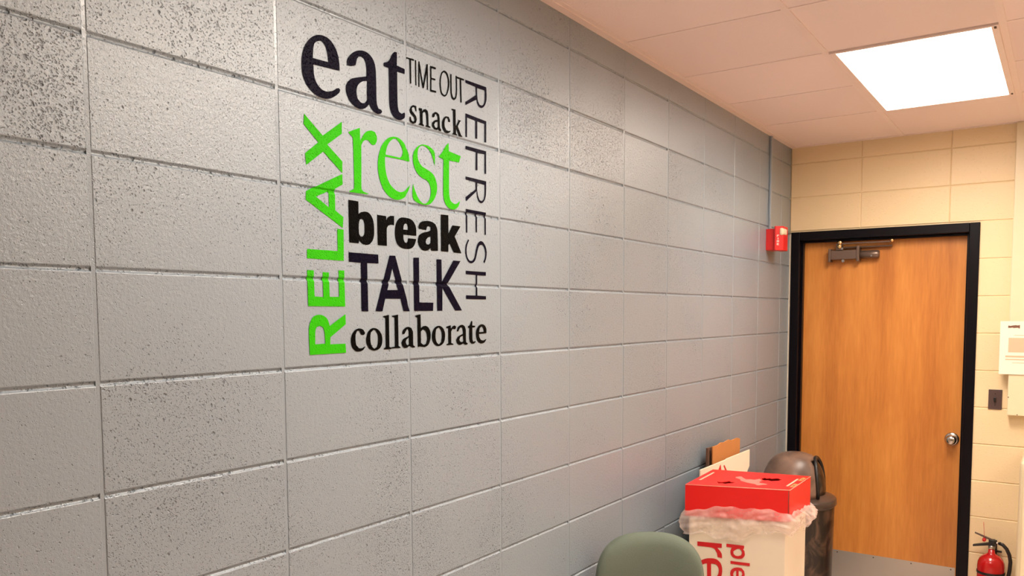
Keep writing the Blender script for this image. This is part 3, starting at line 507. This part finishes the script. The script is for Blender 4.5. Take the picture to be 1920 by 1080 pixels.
# ---------------------------------------------------------------- fire alarm, conduit on the left wall
t = empty('fire_alarm', (0, 3.79, 2.15), 'red fire alarm strobe box on the grey wall beside the door', 'alarm')
part(MB().box(0, .050, 3.780, 3.895, 2.100, 2.218), 'back_box', M['red_paint'], t, .002)
mb = MB()   # wedge body
pr_ = [(.050, 3.768), (.060, 3.768), (.094, 3.800), (.094, 3.880), (.060, 3.910), (.050, 3.910)]
mb.prism(pr_[::-1], 2.096, 2.232)
hb = part(mb, 'strobe_body', M['red_paint'], t, .004)
mb = MB().box(.072, .097, 3.779, 3.862, 2.180, 2.222)
part(mb, 'strobe_lens', M['lens'], t, .012, 3)
# FIRE in vertical letters on the slanted cheek that faces the room
dv = Vector((.094-.060, 3.800-3.768, 0)).normalized(); nv = Vector((dv.y, -dv.x, 0))
P0 = Vector((.060, 3.768, 0)) + dv*.006 + nv*.0006
SEG = {'F': [(0,0,.25,1), (.25,.78,1,1), (.25,.4,.8,.6)], 'I': [(.35,0,.65,1)], 'R': [(0,0,.25,1), (.25,.78,1,1), (.75,.45,1,.78), (.25,.4,1,.58), (.6,0,.9,.4)], 'E': [(0,0,.25,1), (.25,.78,1,1), (.25,.4,.8,.6), (.25,0,1,.22)]}
mb = MB()
for i, chh in enumerate('FIRE'):
    for (a, b2, c, d) in SEG[chh]:
        lw, lh = .013, .011; z = 2.172-i*.0155
        q = [P0+dv*(a*lw), P0+dv*(c*lw)]
        mb.add([(q[0].x, q[0].y, z+b2*lh), (q[1].x, q[1].y, z+b2*lh), (q[1].x, q[1].y, z+d*lh), (q[0].x, q[0].y, z+d*lh)], [(0,1,2,3)])
part(mb, 'fire_letters', M['white_print'], t)
tag(MB().box(0, .013, 3.818, 3.842, 2.222, CZ).build('conduit', M['mortar'], None, .003), 'grey painted raceway running down the wall to the fire alarm', 'conduit')
tag(MB().tube([(.008, 3.90, 2.222), (.008, 4.10, 2.225), (.008, 4.238, 2.232)], .004, 8).build('cable', M['paint']), 'thin grey painted cable from the fire alarm to the door corner', 'cable')

# ---------------------------------------------------------------- far wall fittings
tag(MB().box(1.177, 1.42, FY-.030, FY, 1.4255, CZ).build('raceway', M['cream_metal'], None, .004), 'wide cream painted duct cover rising from the wall box to the ceiling', 'duct')
t = empty('junction_box', (1.32, FY, 1.30), 'cream metal wall box below the paper notice', 'box')
part(MB().box(1.185, 1.46, FY-.060, FY, 1.198, 1.425), 'box_cover', M['cream_metal'], t, .003)
for x, z in ((1.189, 1.295), (1.232, 1.203)): part(MB().lathe([(.003, -.0612), (.003, -.060)], (x, FY, z), 8, 'y'), 'screw', M['dark_card'], t)
t = empty('paper_notice', (1.25, FY-.045, 1.56), 'white paper notice with salmon printed panel right of the door', 'notice')
NY = FY-.066
part(MB().box(1.140, 1.356, NY, NY+.004, 1.418, 1.700), 'sheet', M['paper'], t)
part(MB().box(1.180, 1.316, NY-.0006, NY, 1.535, 1.612), 'printed_panel', M['print_pink'], t)
for (a, b2, c, d) in ((1.168, 1.33, 1.508, 1.518), (1.168, 1.29, 1.494, 1.500), (1.20, 1.31, 1.478, 1.481), (1.205, 1.31, 1.624, 1.627)):
    part(MB().box(a, b2, NY-.0005, NY, c, d), 'printed_line', M['print_pink'], t)
mb = MB(); r_ = random.Random(3); x = 1.176
while x < 1.226:
    q = r_.uniform(.005, .009); mb.box(x, x+q, NY-.0006, NY, 1.664+r_.uniform(-.002, .002), 1.677+r_.uniform(-.002, .003)); x += q*.93
part(mb, 'printed_heading', M['print_dark'], t)
t = empty('light_switch', (1.125, FY, 1.27), 'dark brown switch plate with black toggle right of the door', 'switch')
part(MB().box(1.0925, 1.1575, FY-.006, FY, 1.220, 1.328), 'switch_plate', M['switch'], t, .002)
part(MB().box(1.119, 1.130, FY-.018, FY-.006, 1.262, 1.286), 'toggle', M['black'], t, .002)
for z in (1.305, 1.243): part(MB().lathe([(.003, -.007), (.003, -.006)], (1.125, FY, z), 8, 'y'), 'screw', M['black'], t)
t = empty('metal_cabinet', (1.53, 3.95, 0), 'cream cabinet with rounded corners standing right of the fire extinguisher', 'cabinet')
part(MB().box(1.272, 1.80, 3.66, FY-.03, .04, 1.05), 'cabinet_body', M['cream_metal'], t, .035, 5)
part(MB().box(1.30, 1.77, 3.69, FY-.06, 0, .05), 'plinth', M['black'], t)
part(MB().box(1.29, 1.785, 3.635, 3.655, .10, 1.01), 'cabinet_door', M['cream_metal'], t, .006)
part(MB().tube([(1.75, 3.635, .60), (1.75, 3.60, .62), (1.75, 3.60, .78), (1.75, 3.635, .80)], .007, 10), 'handle', M['steel'], t)

# fire extinguisher hanging on the far wall
EX, EY = 1.140, FY-.085
t = empty('fire_extinguisher', (EX, EY, .05), 'red fire extinguisher with black hose on the wall right of the door', 'fire extinguisher')
R = .066
prof = [(.0005, .055), (.05, .056), (.062, .062), (R, .075), (R, .375), (.064, .395), (.056, .415), (.042, .430), (.026, .440), (.017, .446), (.015, .475)]
part(MB().lathe(prof, (EX, EY, 0), 40), 'tank', M['ext_red'], t)
part(MB().lathe([(R+.0012, .345), (R+.0012, .350)], (EX, EY, 0), 40, cap=False).lathe([(R+.0015, .336), (R+.0025, .338), (R+.0025, .348), (R+.0015, .350)], (EX, EY, 0), 40, cap=False), 'strap', M['black'], t)
part(MB().lathe([(.013, .468), (.017, .470), (.017, .486), (.012, .490)], (EX, EY, 0), 20), 'collar', M['steel'], t)
part(MB().box(EX-.014, EX+.016, EY-.014, EY+.014, .484, .522), 'valve_head', M['black'], t, .004)
def lever(a, b2, h, wd):
    mb = MB(); A, Bv = Vector(a), Vector(b2); dd = (Bv-A).normalized(); up = Vector((0, 0, 1))
    vs = []
    for p, k in ((A, 1), (Bv, .55)):
        for sy in (-1, 1):
            for sz in (-1, 1): vs.append((p.x, p.y+sy*wd, p.z+sz*h*k))
    mb.add(vs, [(0,1,3,2),(4,6,7,5),(0,4,5,1),(2,3,7,6),(0,2,6,4),(1,5,7,3)]); return mb
part(lever((EX+.004, EY, .517), (EX-.082, EY, .548), .005, .009), 'upper_lever', M['switch'], t, .002)
part(lever((EX+.004, EY, .500), (EX-.090, EY, .476), .009, .010), 'carry_handle', M['black'], t, .003)
part(MB().lathe([(.0005, -.022), (.009, -.018), (.010, .012), (.0005, .016)], (EX-.036, EY, .516), 12, 'y'), 'safety_seal', M['red_paint'], t)
part(MB().tube([(EX-.036, EY-.01, .53), (EX-.040, EY+.005, .580), (EX-.044, EY+.02, .606)], .0012, 6), 'tag_wire', M['red_paint'], t)
part(MB().lathe([(.006, .014), (.006, .036)], (EX, EY, .505), 12, 'x'), 'hose_fitting', M['steel'], t)
hp = [(EX+.034, EY, .505), (EX+.052, EY-.004, .500), (EX+.070, EY-.008, .482), (EX+.084, EY-.010, .452), (EX+.090, EY-.010, .415), (EX+.088, EY-.008, .37), (EX+.080, EY-.004, .31), (EX+.076, EY, .24), (EX+.076, EY, .17)]
part(MB().tube(hp, .0095, 12), 'hose', M['black'], t)
part(MB().tube([(EX+.076, EY, .18), (EX+.076, EY, .15), (EX+.076, EY, .11)], .012, 12, taper=[.010, .012, .016]), 'nozzle', M['black'], t)
part(MB().box(EX-.02, EX+.02, FY-.012, FY, .30, .50).box(EX-.012, EX+.045, FY-.022, FY-.010, .438, .447).box(EX-.02, EX+.02, EY+R-.002, FY, .335, .352), 'wall_bracket', M['black'], t)

# ---------------------------------------------------------------- recycling bin, liner, red box
H = 1.04
Q = [Vector(p) for p in ((.1432, 2.3215), (.5363, 2.4466), (.5337, 2.7696), (.1232, 2.6864))]
cen = sum(Q, Vector((0, 0)))/4
ux = (Q[1]-Q[0]).normalized()
def inset(q, d): return [p + (cen-p).normalized()*d for p in q]
RB = .906                                     # rim of the white bin
t = empty('recycling_bin', (cen.x, cen.y, 0), 'white cardboard recycling bin with red sideways lettering under the red box', 'bin')
qo, qi = inset(Q, .020), inset(Q, .026)
mb = MB(); n = 4
vs = [(p.x, p.y, z) for z in (0, RB) for p in qo] + [(p.x, p.y, z) for z in (.01, RB) for p in qi]
fs = [(i, (i+1) % 4, 4+(i+1) % 4, 4+i) for i in range(4)] + [(8+(i+1) % 4, 8+i, 12+i, 12+(i+1) % 4) for i in range(4)] + [(4+i, 4+(i+1) % 4, 12+(i+1) % 4, 12+i) for i in range(4)] + [(3, 2, 1, 0), (8, 9, 10, 11)]
part(mb.add(vs, fs), 'bin_body', M['white_card'], t, .0015)
# lettering on the front panel
nrm = Vector((ux.y, -ux.x)); base = Vector((Q[0].x, Q[0].y))
f0 = qo[0]; off = (f0-base).dot(nrm)
def face_letter(contours, name, mat, parent, origin, axis, nn, eps=.0012):
    cs = [[(p[0]/1e4, p[1]/1e4, p[2]) for p in c] for c in contours]
    bm = glyph_bm(cs, .008)
    for v in bm.verts:
        s_, z_ = v.co.x, v.co.y; q = origin + axis*s_ + nn*eps; v.co = (q.x, q.y, z_)
    m = bpy.data.meshes.new(name); bm.to_mesh(m); bm.free(); m.materials.append(mat)
    o = bpy.data.objects.new(name, m); link(o, parent); o.location = -parent.location; return o
org = base + nrm*off
def ring(cx, cy, ro, ri, a0, a1, n=18):
    out = [(cx+ro*math.cos(a0+(a1-a0)*i/n), cy+ro*math.sin(a0+(a1-a0)*i/n), 1) for i in range(n+1)]
    return [out + [(cx+ri*math.cos(a1-(a1-a0)*i/n), cy+ri*math.sin(a1-(a1-a0)*i/n), 1) for i in range(n+1)]]
BG = list(BIN_GLYPHS)
eR, eP, lP = BIN_GLYPHS[1][1], BIN_GLYPHS[4][1], BIN_GLYPHS[3][1]
def moved(cs, dx, dz): return [[(p[0]+dx, p[1]+dz, p[2]) for p in c] for c in cs]
BG.append(('c', ring(1020, 5680, 515, 330, math.radians(-60), math.radians(240))))
BG.append(('y', [[(1520, 5080, 1), (1520, 4890, 1), (260, 4560, 1), (260, 4740, 1), (640, 4840, 1)]]))
BG.append(('y', [[(1520, 4330, 1), (1520, 4150, 1), (560, 4560, 1), (640, 4740, 1)]]))
BG.append(('c', ring(1020, 3560, 515, 330, math.radians(-60), math.radians(240))))
BG.append(('l', moved([[(c[0]*1.35-2000, c[1], 1) for c in lP[0]]], 0, -4350)))
BG.append(('e', moved(eR, 0, -4700)))
BG.append(('a', ring(2140, 6000, 290, 180, 0, 2*PI-.001, 24)))
BG.append(('a', [[(1860, 5720, 1), (2430, 5720, 1), (2430, 5830, 1), (1860, 5830, 1)]]))
BG.append(('s', [[(1990, 5560, 0), (1870, 5420, 0), (1880, 5200, 0), (2060, 5140, 0), (2190, 5300, 0), (2260, 5430, 0), (2330, 5360, 0), (2300, 5180, 0), (2400, 5150, 0), (2440, 5360, 0), (2330, 5540, 0), (2170, 5520, 0), (2090, 5330, 0), (2010, 5240, 0), (1950, 5300, 0), (2030, 5500, 0)]]))
BG.append(('e', moved(eP, 0, -1980)))
for ch, cs in BG: face_letter(cs, 'printed_letter', M['red_print'], t, org, ux, nrm)
# red strip of small print on the side panel
sv = (Q[2]-Q[1]).normalized(); sn = Vector((sv.y, -sv.x))
mb = MB(); r_ = random.Random(5); z = .80
s0 = qo[1] + sn*.0012
sl = (qo[2]-qo[1]).length
while z > .12:
    h = r_.uniform(.008, .016)
    for (a, b2) in ((.40, .44), (.455, .50), (.515, .55)):
        if r_.random() < .25: continue
        a2, b3 = a*sl+r_.uniform(0, .003), b2*sl
        p, q = s0+sv*a2, s0+sv*b3
        mb.add([(p.x, p.y, z), (q.x, q.y, z), (q.x, q.y, z+h*.8), (p.x, p.y, z+h*.8)], [(0,1,2,3)])
    z -= h
tag(part(mb, 'small_print', M['tape'], t), kind='stuff')

# liner bag folded over the rim
t = empty('bin_liner', (cen.x, cen.y, RB), 'crumpled translucent plastic liner folded over the rim of the recycling bin', 'bag')
rr = random.Random(11); nU = 220
per = []
for i in range(4):
    a, b2 = Q[i], Q[(i+1) % 4]
    for k in range(nU//4): per.append((a.lerp(b2, k/(nU//4)), i, k/(nU//4)))
ph = [rr.uniform(0, 6.28) for _ in range(12)]
def wob(u, fr, i): return math.sin(u*fr+ph[i])
# rows: (offset outward from box outline, z)
rows = 16
vs = []
for idx, (p, side, k) in enumerate(per):
    u = 2*PI*idx/len(per)
    out = (p-cen); 
    e = (Q[(side+1) % 4]-Q[side]).normalized(); nn = Vector((e.y, -e.x))
    cw = min(k, 1-k)*4; cw = min(1, cw)
    o_ = (nn*cw + out.normalized()*(1-cw)).normalized()
    arch = math.sin(PI*k)
    if side == 0: top = .932 + .020*math.sin(PI*k) + .012*k; low = .840 - .026*math.sin(PI*min(1, k*1.1)) + .028*k
    elif side == 1: top = .944 - .024*k; low = .872 - .022*arch
    elif side == 2: top = .925; low = .82 - .03*arch
    else: top = .930; low = .83
    top += .004*wob(u, 9, 0) + .003*wob(u, 23, 1); low += .010*wob(u, 7, 2) + .006*wob(u, 17, 3)
    bulge = .022 + .010*wob(u, 3, 4) + .006*wob(u, 11, 5)
    if side == 0 and k < .12: bulge += .012
    if side == 1 and .35 < k < .9: bulge += .030
    for r_i in range(rows):
        s = r_i/(rows-1)
        z = top+(low-top)*s
        prof_ = math.sin(PI*min(1, s*1.05))**.7 if s < .95 else .25
        d = .004 + bulge*max(0, prof_)
        cu, su = math.cos(u)*3.2, math.sin(u)*3.2
        d += (.024*noise.noise(Vector((cu*1.2, su*1.2, s*5.5+cu*.8))) + .014*noise.noise(Vector((cu*2.6+7, su*2.6, s*9+su)))+ .006*noise.noise(Vector((cu*6, su*6+3, s*12))))*min(1, s*4)*(.5+.5*(1-s))
        d = max(d, .003) if s < .6 else max(d, -.008)
        q = p + o_*d; vs.append((q.x, q.y, z))
nP = len(per); fs = []
for i in range(nP):
    j = (i+1) % nP
    for r_i in range(rows-1): fs.append((i*rows+r_i, i*rows+r_i+1, j*rows+r_i+1, j*rows+r_i))
bag = part(MB().add(vs, fs, True), 'bag_cuff', M['film'], t)
ss = bag.modifiers.new('sub', 'SUBSURF'); ss.levels = 1; ss.render_levels = 1
# inside skirt of the liner
vs = []; qs = inset(Q, .030)
part(MB().add([(p.x, p.y, z) for z in (.03, RB-.01) for p in qs], [(i, (i+1) % 4, 4+(i+1) % 4, 4+i) for i in range(4)]), 'bag_inside', M['film'], t)

# red cardboard box lid with two torn holes
t = empty('red_box', (cen.x, cen.y, RB), 'red cardboard box with two torn holes sitting on the recycling bin', 'box')
mb = MB(); zb = RB+.003
sk = [Vector(p) for p in inset(Q, .0)]; ski = inset(Q, .005)
vs = [(p.x, p.y, z) for z in (zb, H) for p in sk] + [(p.x, p.y, z) for z in (zb, H-.004) for p in ski]
fs = [(i, (i+1) % 4, 4+(i+1) % 4, 4+i) for i in range(4)] + [(8+(i+1) % 4, 8+i, 12+i, 12+(i+1) % 4) for i in range(4)] + [(i, 8+i, 8+(i+1) % 4, (i+1) % 4) for i in range(4)]
part(mb.add(vs, fs), 'box_sides', M['red_card'], t)
# top with holes: coordinates a along front edge, b towards the back
def TP(a, b2):
    p = Q[0].lerp(Q[1], a).lerp(Q[3].lerp(Q[2], a), b2); return Vector((p.x, p.y, 0))
def blob(a, b2, ra, rb, seed, n=22):
    r_ = random.Random(seed); return [TP(a+ra*math.cos(2*PI*i/n)*r_.uniform(.72, 1.15), b2+rb*math.sin(2*PI*i/n)*r_.uniform(.6, 1.2)) for i in range(n)]
outer = [TP(0, 0), TP(1, 0), TP(1, 1), TP(0, 1)]
h1 = [TP(*q) for q in ((.236, .273), (.262, .246), (.294, .245), (.320, .290), (.339, .333), (.372, .290), (.413, .286), (.402, .223), (.372, .196), (.343, .165), (.310, .190), (.280, .165))]
h2 = [TP(*q) for q in ((.594, .611), (.600, .650), (.612, .690), (.634, .649), (.660, .690), (.685, .655), (.712, .700), (.735, .711), (.770, .660), (.793, .643), (.777, .552), (.745, .530), (.717, .500), (.680, .535), (.641, .520), (.615, .560))]
tris = tessellate_polygon([outer, h1, h2]); allv = outer+h1+h2
nv_ = len(allv); mb = MB()
mb.add([(v.x, v.y, H) for v in allv]+[(v.x, v.y, H-.003) for v in allv], [tuple(x) for x in tris]+[tuple(nv_+i for i in reversed(x)) for x in tris])
for ring_ in (range(4, 4+len(h1)), range(4+len(h1), nv_)):
    r0 = list(ring_)
    mb.f += [(r0[i], r0[(i+1) % len(r0)], nv_+r0[(i+1) % len(r0)], nv_+r0[i]) for i in range(len(r0))]; mb.sm += [False]*len(r0)
part(mb, 'box_top', M['red_card'], t)
def flat_on_top(poly, name, mat, eps=.0008):
    vs = [TP(a, b2) for a, b2 in poly]; tr = tessellate_polygon([vs])
    return part(MB().add([(v.x, v.y, H+eps) for v in vs], [tuple(x) for x in tr]), name, mat, t)
flat_on_top([(.337, .586), (.38, .668), (.42, .58), (.468, .491), (.51, .52), (.554, .498), (.575, .56), (.596, .58), (.61, .50), (.638, .475), (.625, .40), (.642, .323), (.70, .30), (.742, .245), (.70, .22), (.661, .152), (.62, .23), (.567, .261), (.52, .30), (.44, .387), (.42, .47), (.37, .52)], 'torn_patch', M['tape'])
flat_on_top([(.049, .29), (.075, .28), (.076, .80), (.050, .81)], 'pale_strip', M['pale'])
flat_on_top([(.915, .22), (.938, .22), (.937, .74), (.914, .75)], 'pale_strip', M['pale'])
for (a, b2) in ((.976, .30), (.968, .74)):
    flat_on_top([(a-.02, b2-.12), (a+.02, b2-.12), (a+.02, b2+.10), (a-.02, b2+.12)], 'slot_edge', M['brown_card'])
    flat_on_top([(a-.006, b2-.04), (a+.008, b2-.03), (a+.006, b2+.03), (a-.006, b2+.02)], 'slot', M['dark_card'], .0012)

# worn pale edges and the dark corner seam
for a, b2 in ((0, 1), (1, 2)):
    p, q = Q[a], Q[b2]; part(MB().tube([(p.x, p.y, H-.001), (q.x, q.y, H-.001)], .0013, 6), 'worn_edge', M['pale'], t)
part(MB().tube([(Q[1].x-.004, Q[1].y-.0015, zb), (Q[1].x-.004, Q[1].y-.0015, H-.004)], .0012, 6), 'corner_seam', M['dark_card'], t)
# ---------------------------------------------------------------- cardboard sheets leaning by the wall
t = empty('brown_cardboard', (.05, 3.05, 0), 'torn brown cardboard sheet leaning on the grey wall behind the bin', 'cardboard')
def sheet(pts, x0, x1, lean=0.0):
    n = len(pts); vs = []
    for dx in (x0, x1):
        for (y, z) in pts: vs.append((dx-lean*z, y, z))
    return MB().add(vs, [tuple(range(n)), tuple(range(2*n-1, n-1, -1))]+[(i, n+i, n+(i+1) % n, (i+1) % n) for i in range(n)])
part(sheet([(2.855, 0), (3.235, 0), (3.235, 1.103), (3.19, 1.112), (3.12, 1.110), (3.07, 1.119), (3.01, 1.114), (2.96, 1.119), (2.92, 1.112), (2.855, 1.113)], .052, .057), 'sheet', M['brown_card'], t)
part(sheet([(2.835, 0), (3.20, 0), (3.20, 1.095), (2.835, 1.107)], .030, .040), 'inner_ply', M['dark_card'], t)
t = empty('white_cardboard', (.08, 3.0, 0), 'flattened white carton with red print leaning in front of the brown cardboard', 'cardboard')
part(sheet([(2.640, 0), (3.19, 0), (3.19, .86), (3.315, .950), (3.315, 1.036), (2.98, 1.040), (2.97, 1.037), (2.640, 1.040)], .076, .082), 'carton_panel', M['white_card'], t, .001)
mb = MB()
for (y0, y1, yt, zt) in ((2.77, 2.905, 2.889, 1.026), (2.922, 2.985, 2.938, 1.016)):
    mb.add([(.0828, y0, .90), (.0828, y1, .90), (.0828, y1, .975), (.0828, yt+.004, zt), (.0828, yt-.006, zt-.004), (.0828, y0+.05, .965)], [(0,1,2,3,4,5)])
part(mb, 'red_print', M['red_print'], t)

# ---------------------------------------------------------------- brown litter bin with domed lid
CX, CY, CR = .232, 3.625, .214
t = empty('litter_bin', (CX, CY, 0), 'mottled dark brown round litter bin with domed lid beside the door', 'bin')
part(MB().lathe([(.0005, .0), (.19, .0), (.196, .02), (.200, .4), (.206, .70), (.207, .735)], (CX, CY, 0), 48), 'bin_body', M['can'], t)
part(MB().lathe([(.208, .715), (CR-.001, .718), (CR+.003, .726), (CR, .752), (CR-.006, .758), (CR-.02, .764), (.165, .775), (.150, .782)], (CX, CY, 0), 56), 'lid_rim', M['rim'], t)
# dome with a front opening that looks to the right and away
mb = MB(); nA, nR = 48, 14; Rd, Hd = .176, .225
vs = []; 
for k in range(nR+1):
    a = PI/2*k/nR
    rr_ = Rd*math.cos(a)**.75; hh = .768+Hd*math.sin(a)**.9
    for i in range(nA):
        q = 2*PI*i/nA; vs.append((CX+rr_*math.cos(q), CY+rr_*math.sin(q), hh))
fs = []
OP = math.radians(6)                        # opening direction
def ang(i): return (2*PI*(i+.5)/nA-OP+PI) % (2*PI)-PI
for k in range(nR):
    for i in range(nA):
        if abs(ang(i)) < math.radians(38) and k < 9: continue
        j = (i+1) % nA; fs.append((k*nA+i, k*nA+j, (k+1)*nA+j, (k+1)*nA+i))
dome = part(MB().add(vs, fs, True), 'dome_lid', M['lid'], t)
so = dome.modifiers.new('solid', 'SOLIDIFY'); so.thickness = .006; so.offset = -1
# raised arch round the opening and the swing flap
arc = []
for s in range(25):
    f_ = s/24; th = OP + math.radians(40)*math.cos(PI*f_); hz = 9.4/nR*math.sin(PI*f_)**.6
    a = PI/2*hz; rr_ = (Rd+.003)*math.cos(a)**.75; arc.append((CX+rr_*math.cos(th), CY+rr_*math.sin(th), .772+Hd*math.sin(a)**.9))
part(MB().tube(arc, .010, 10), 'opening_rim', M['black'], t)
vs = []; fs = []; n1, n2 = 10, 12
for k in range(n1+1):
    a = PI/2*(k/n1)*9.3/nR
    for i in range(n2+1):
        q = OP+math.radians(37)*(2*i/n2-1); rr_ = (Rd-.016)*math.cos(a)**.75
        vs.append((CX+rr_*math.cos(q), CY+rr_*math.sin(q), .770+Hd*math.sin(a)**.9))
for k in range(n1):
    for i in range(n2): b0 = k*(n2+1)+i; fs.append((b0, b0+1, b0+n2+2, b0+n2+1))
fl_ = part(MB().add(vs, fs, True), 'swing_flap', M['can'], t); so = fl_.modifiers.new('solid', 'SOLIDIFY'); so.thickness = .004

# ---------------------------------------------------------------- upholstered chair beside the bin
A0, A1 = Vector((.030, 1.80)), Vector((.322, 2.0))
cc = (A0+A1)/2; ang_ = math.atan2(A1.y-A0.y, A1.x-A0.x)
ch = empty('task_chair', (cc.x, cc.y, 0), 'grey green upholstered chair with rounded back in front of the recycling bin', 'chair', rz=ang_)
# local frame: x across the back, -y is the side of the seat
def cushion(name, hw, zb_, zt, yc, th, mat, parent, curve=.03, sh=2.6):
    nU_, nV = 28, 20; vs = []; fs = []
    for side in (-1, 1):
        for v in range(nV+1):
            for u in range(nU_+1):
                a = -1+2*u/nU_; b = -1+2*v/nV
                # map the square to a superellipse
                m_ = max(abs(a), abs(b)); L_ = (abs(a)**sh+abs(b)**sh)**(1/sh) if m_ > 0 else 1
                k = m_/L_ if L_ else 0
                X, Zz = a*k, b*k
                r = min(1, m_); thk = th*math.sqrt(max(0, 1-r**6))*.5
                vs.append((X*hw, yc+side*thk-curve*(X*X), (zb_+zt)/2+Zz*(zt-zb_)/2))
    n1_ = (nV+1)*(nU_+1)
    for s_ in (0, 1):
        for v in range(nV):
            for u in range(nU_):
                q = s_*n1_+v*(nU_+1)+u; f = (q, q+1, q+nU_+2, q+nU_+1); fs.append(f if s_ else f[::-1])
    mb = MB().add(vs, fs, True); o = mb.build(name, mat, parent)
    bm = bmesh.new(); bm.from_mesh(o.data); bmesh.ops.remove_doubles(bm, verts=bm.verts, dist=.0004); bmesh.ops.recalc_face_normals(bm, faces=bm.faces); bm.to_mesh(o.data); bm.free()
    return o
cushion('backrest', .200, .53, .943, .0, .085, M['fabric'], ch, curve=.05, sh=2.9)
cushion('back_shell', .19, .58, .86, .045, .03, M['black'], ch, curve=.05, sh=2.6)
# seat as a flat cushion
st = cushion('seat', .235, -.225, .225, 0, .09, M['fabric'], ch, curve=0, sh=4); st.rotation_euler = (PI/2, 0, 0); st.location = (0, -.24, .45)
sp = MB().box(-.19, .19, -.42, -.06, .395, .415).build('seat_pan', M['black'], ch, .006)
MB().tube([(0, .045, .62), (0, .06, .50), (0, .05, .42), (0, -.02, .385), (0, -.16, .385)], .022, 12).build('back_stem', M['black'], ch)
MB().lathe([(.025, .10), (.025, .40)], (0, -.24, 0), 20).build('gas_column', M['darksteel'], ch)
for i in range(5):
    a = 2*PI*i/5+.5; dx, dy = math.cos(a), math.sin(a)
    MB().tube([(0, -.24, .11), (dx*.12, -.24+dy*.12, .10), (dx*.235, -.24+dy*.235, .075)], .018, 10, taper=[.022, .018, .014]).build('leg', M['black'], ch)
    MB().lathe([(.006, -.012), (.025, -.010), (.025, .010), (.006, .012)], (dx*.235, -.24+dy*.235, .0265), 18, 'x').build('caster', M['black'], ch)
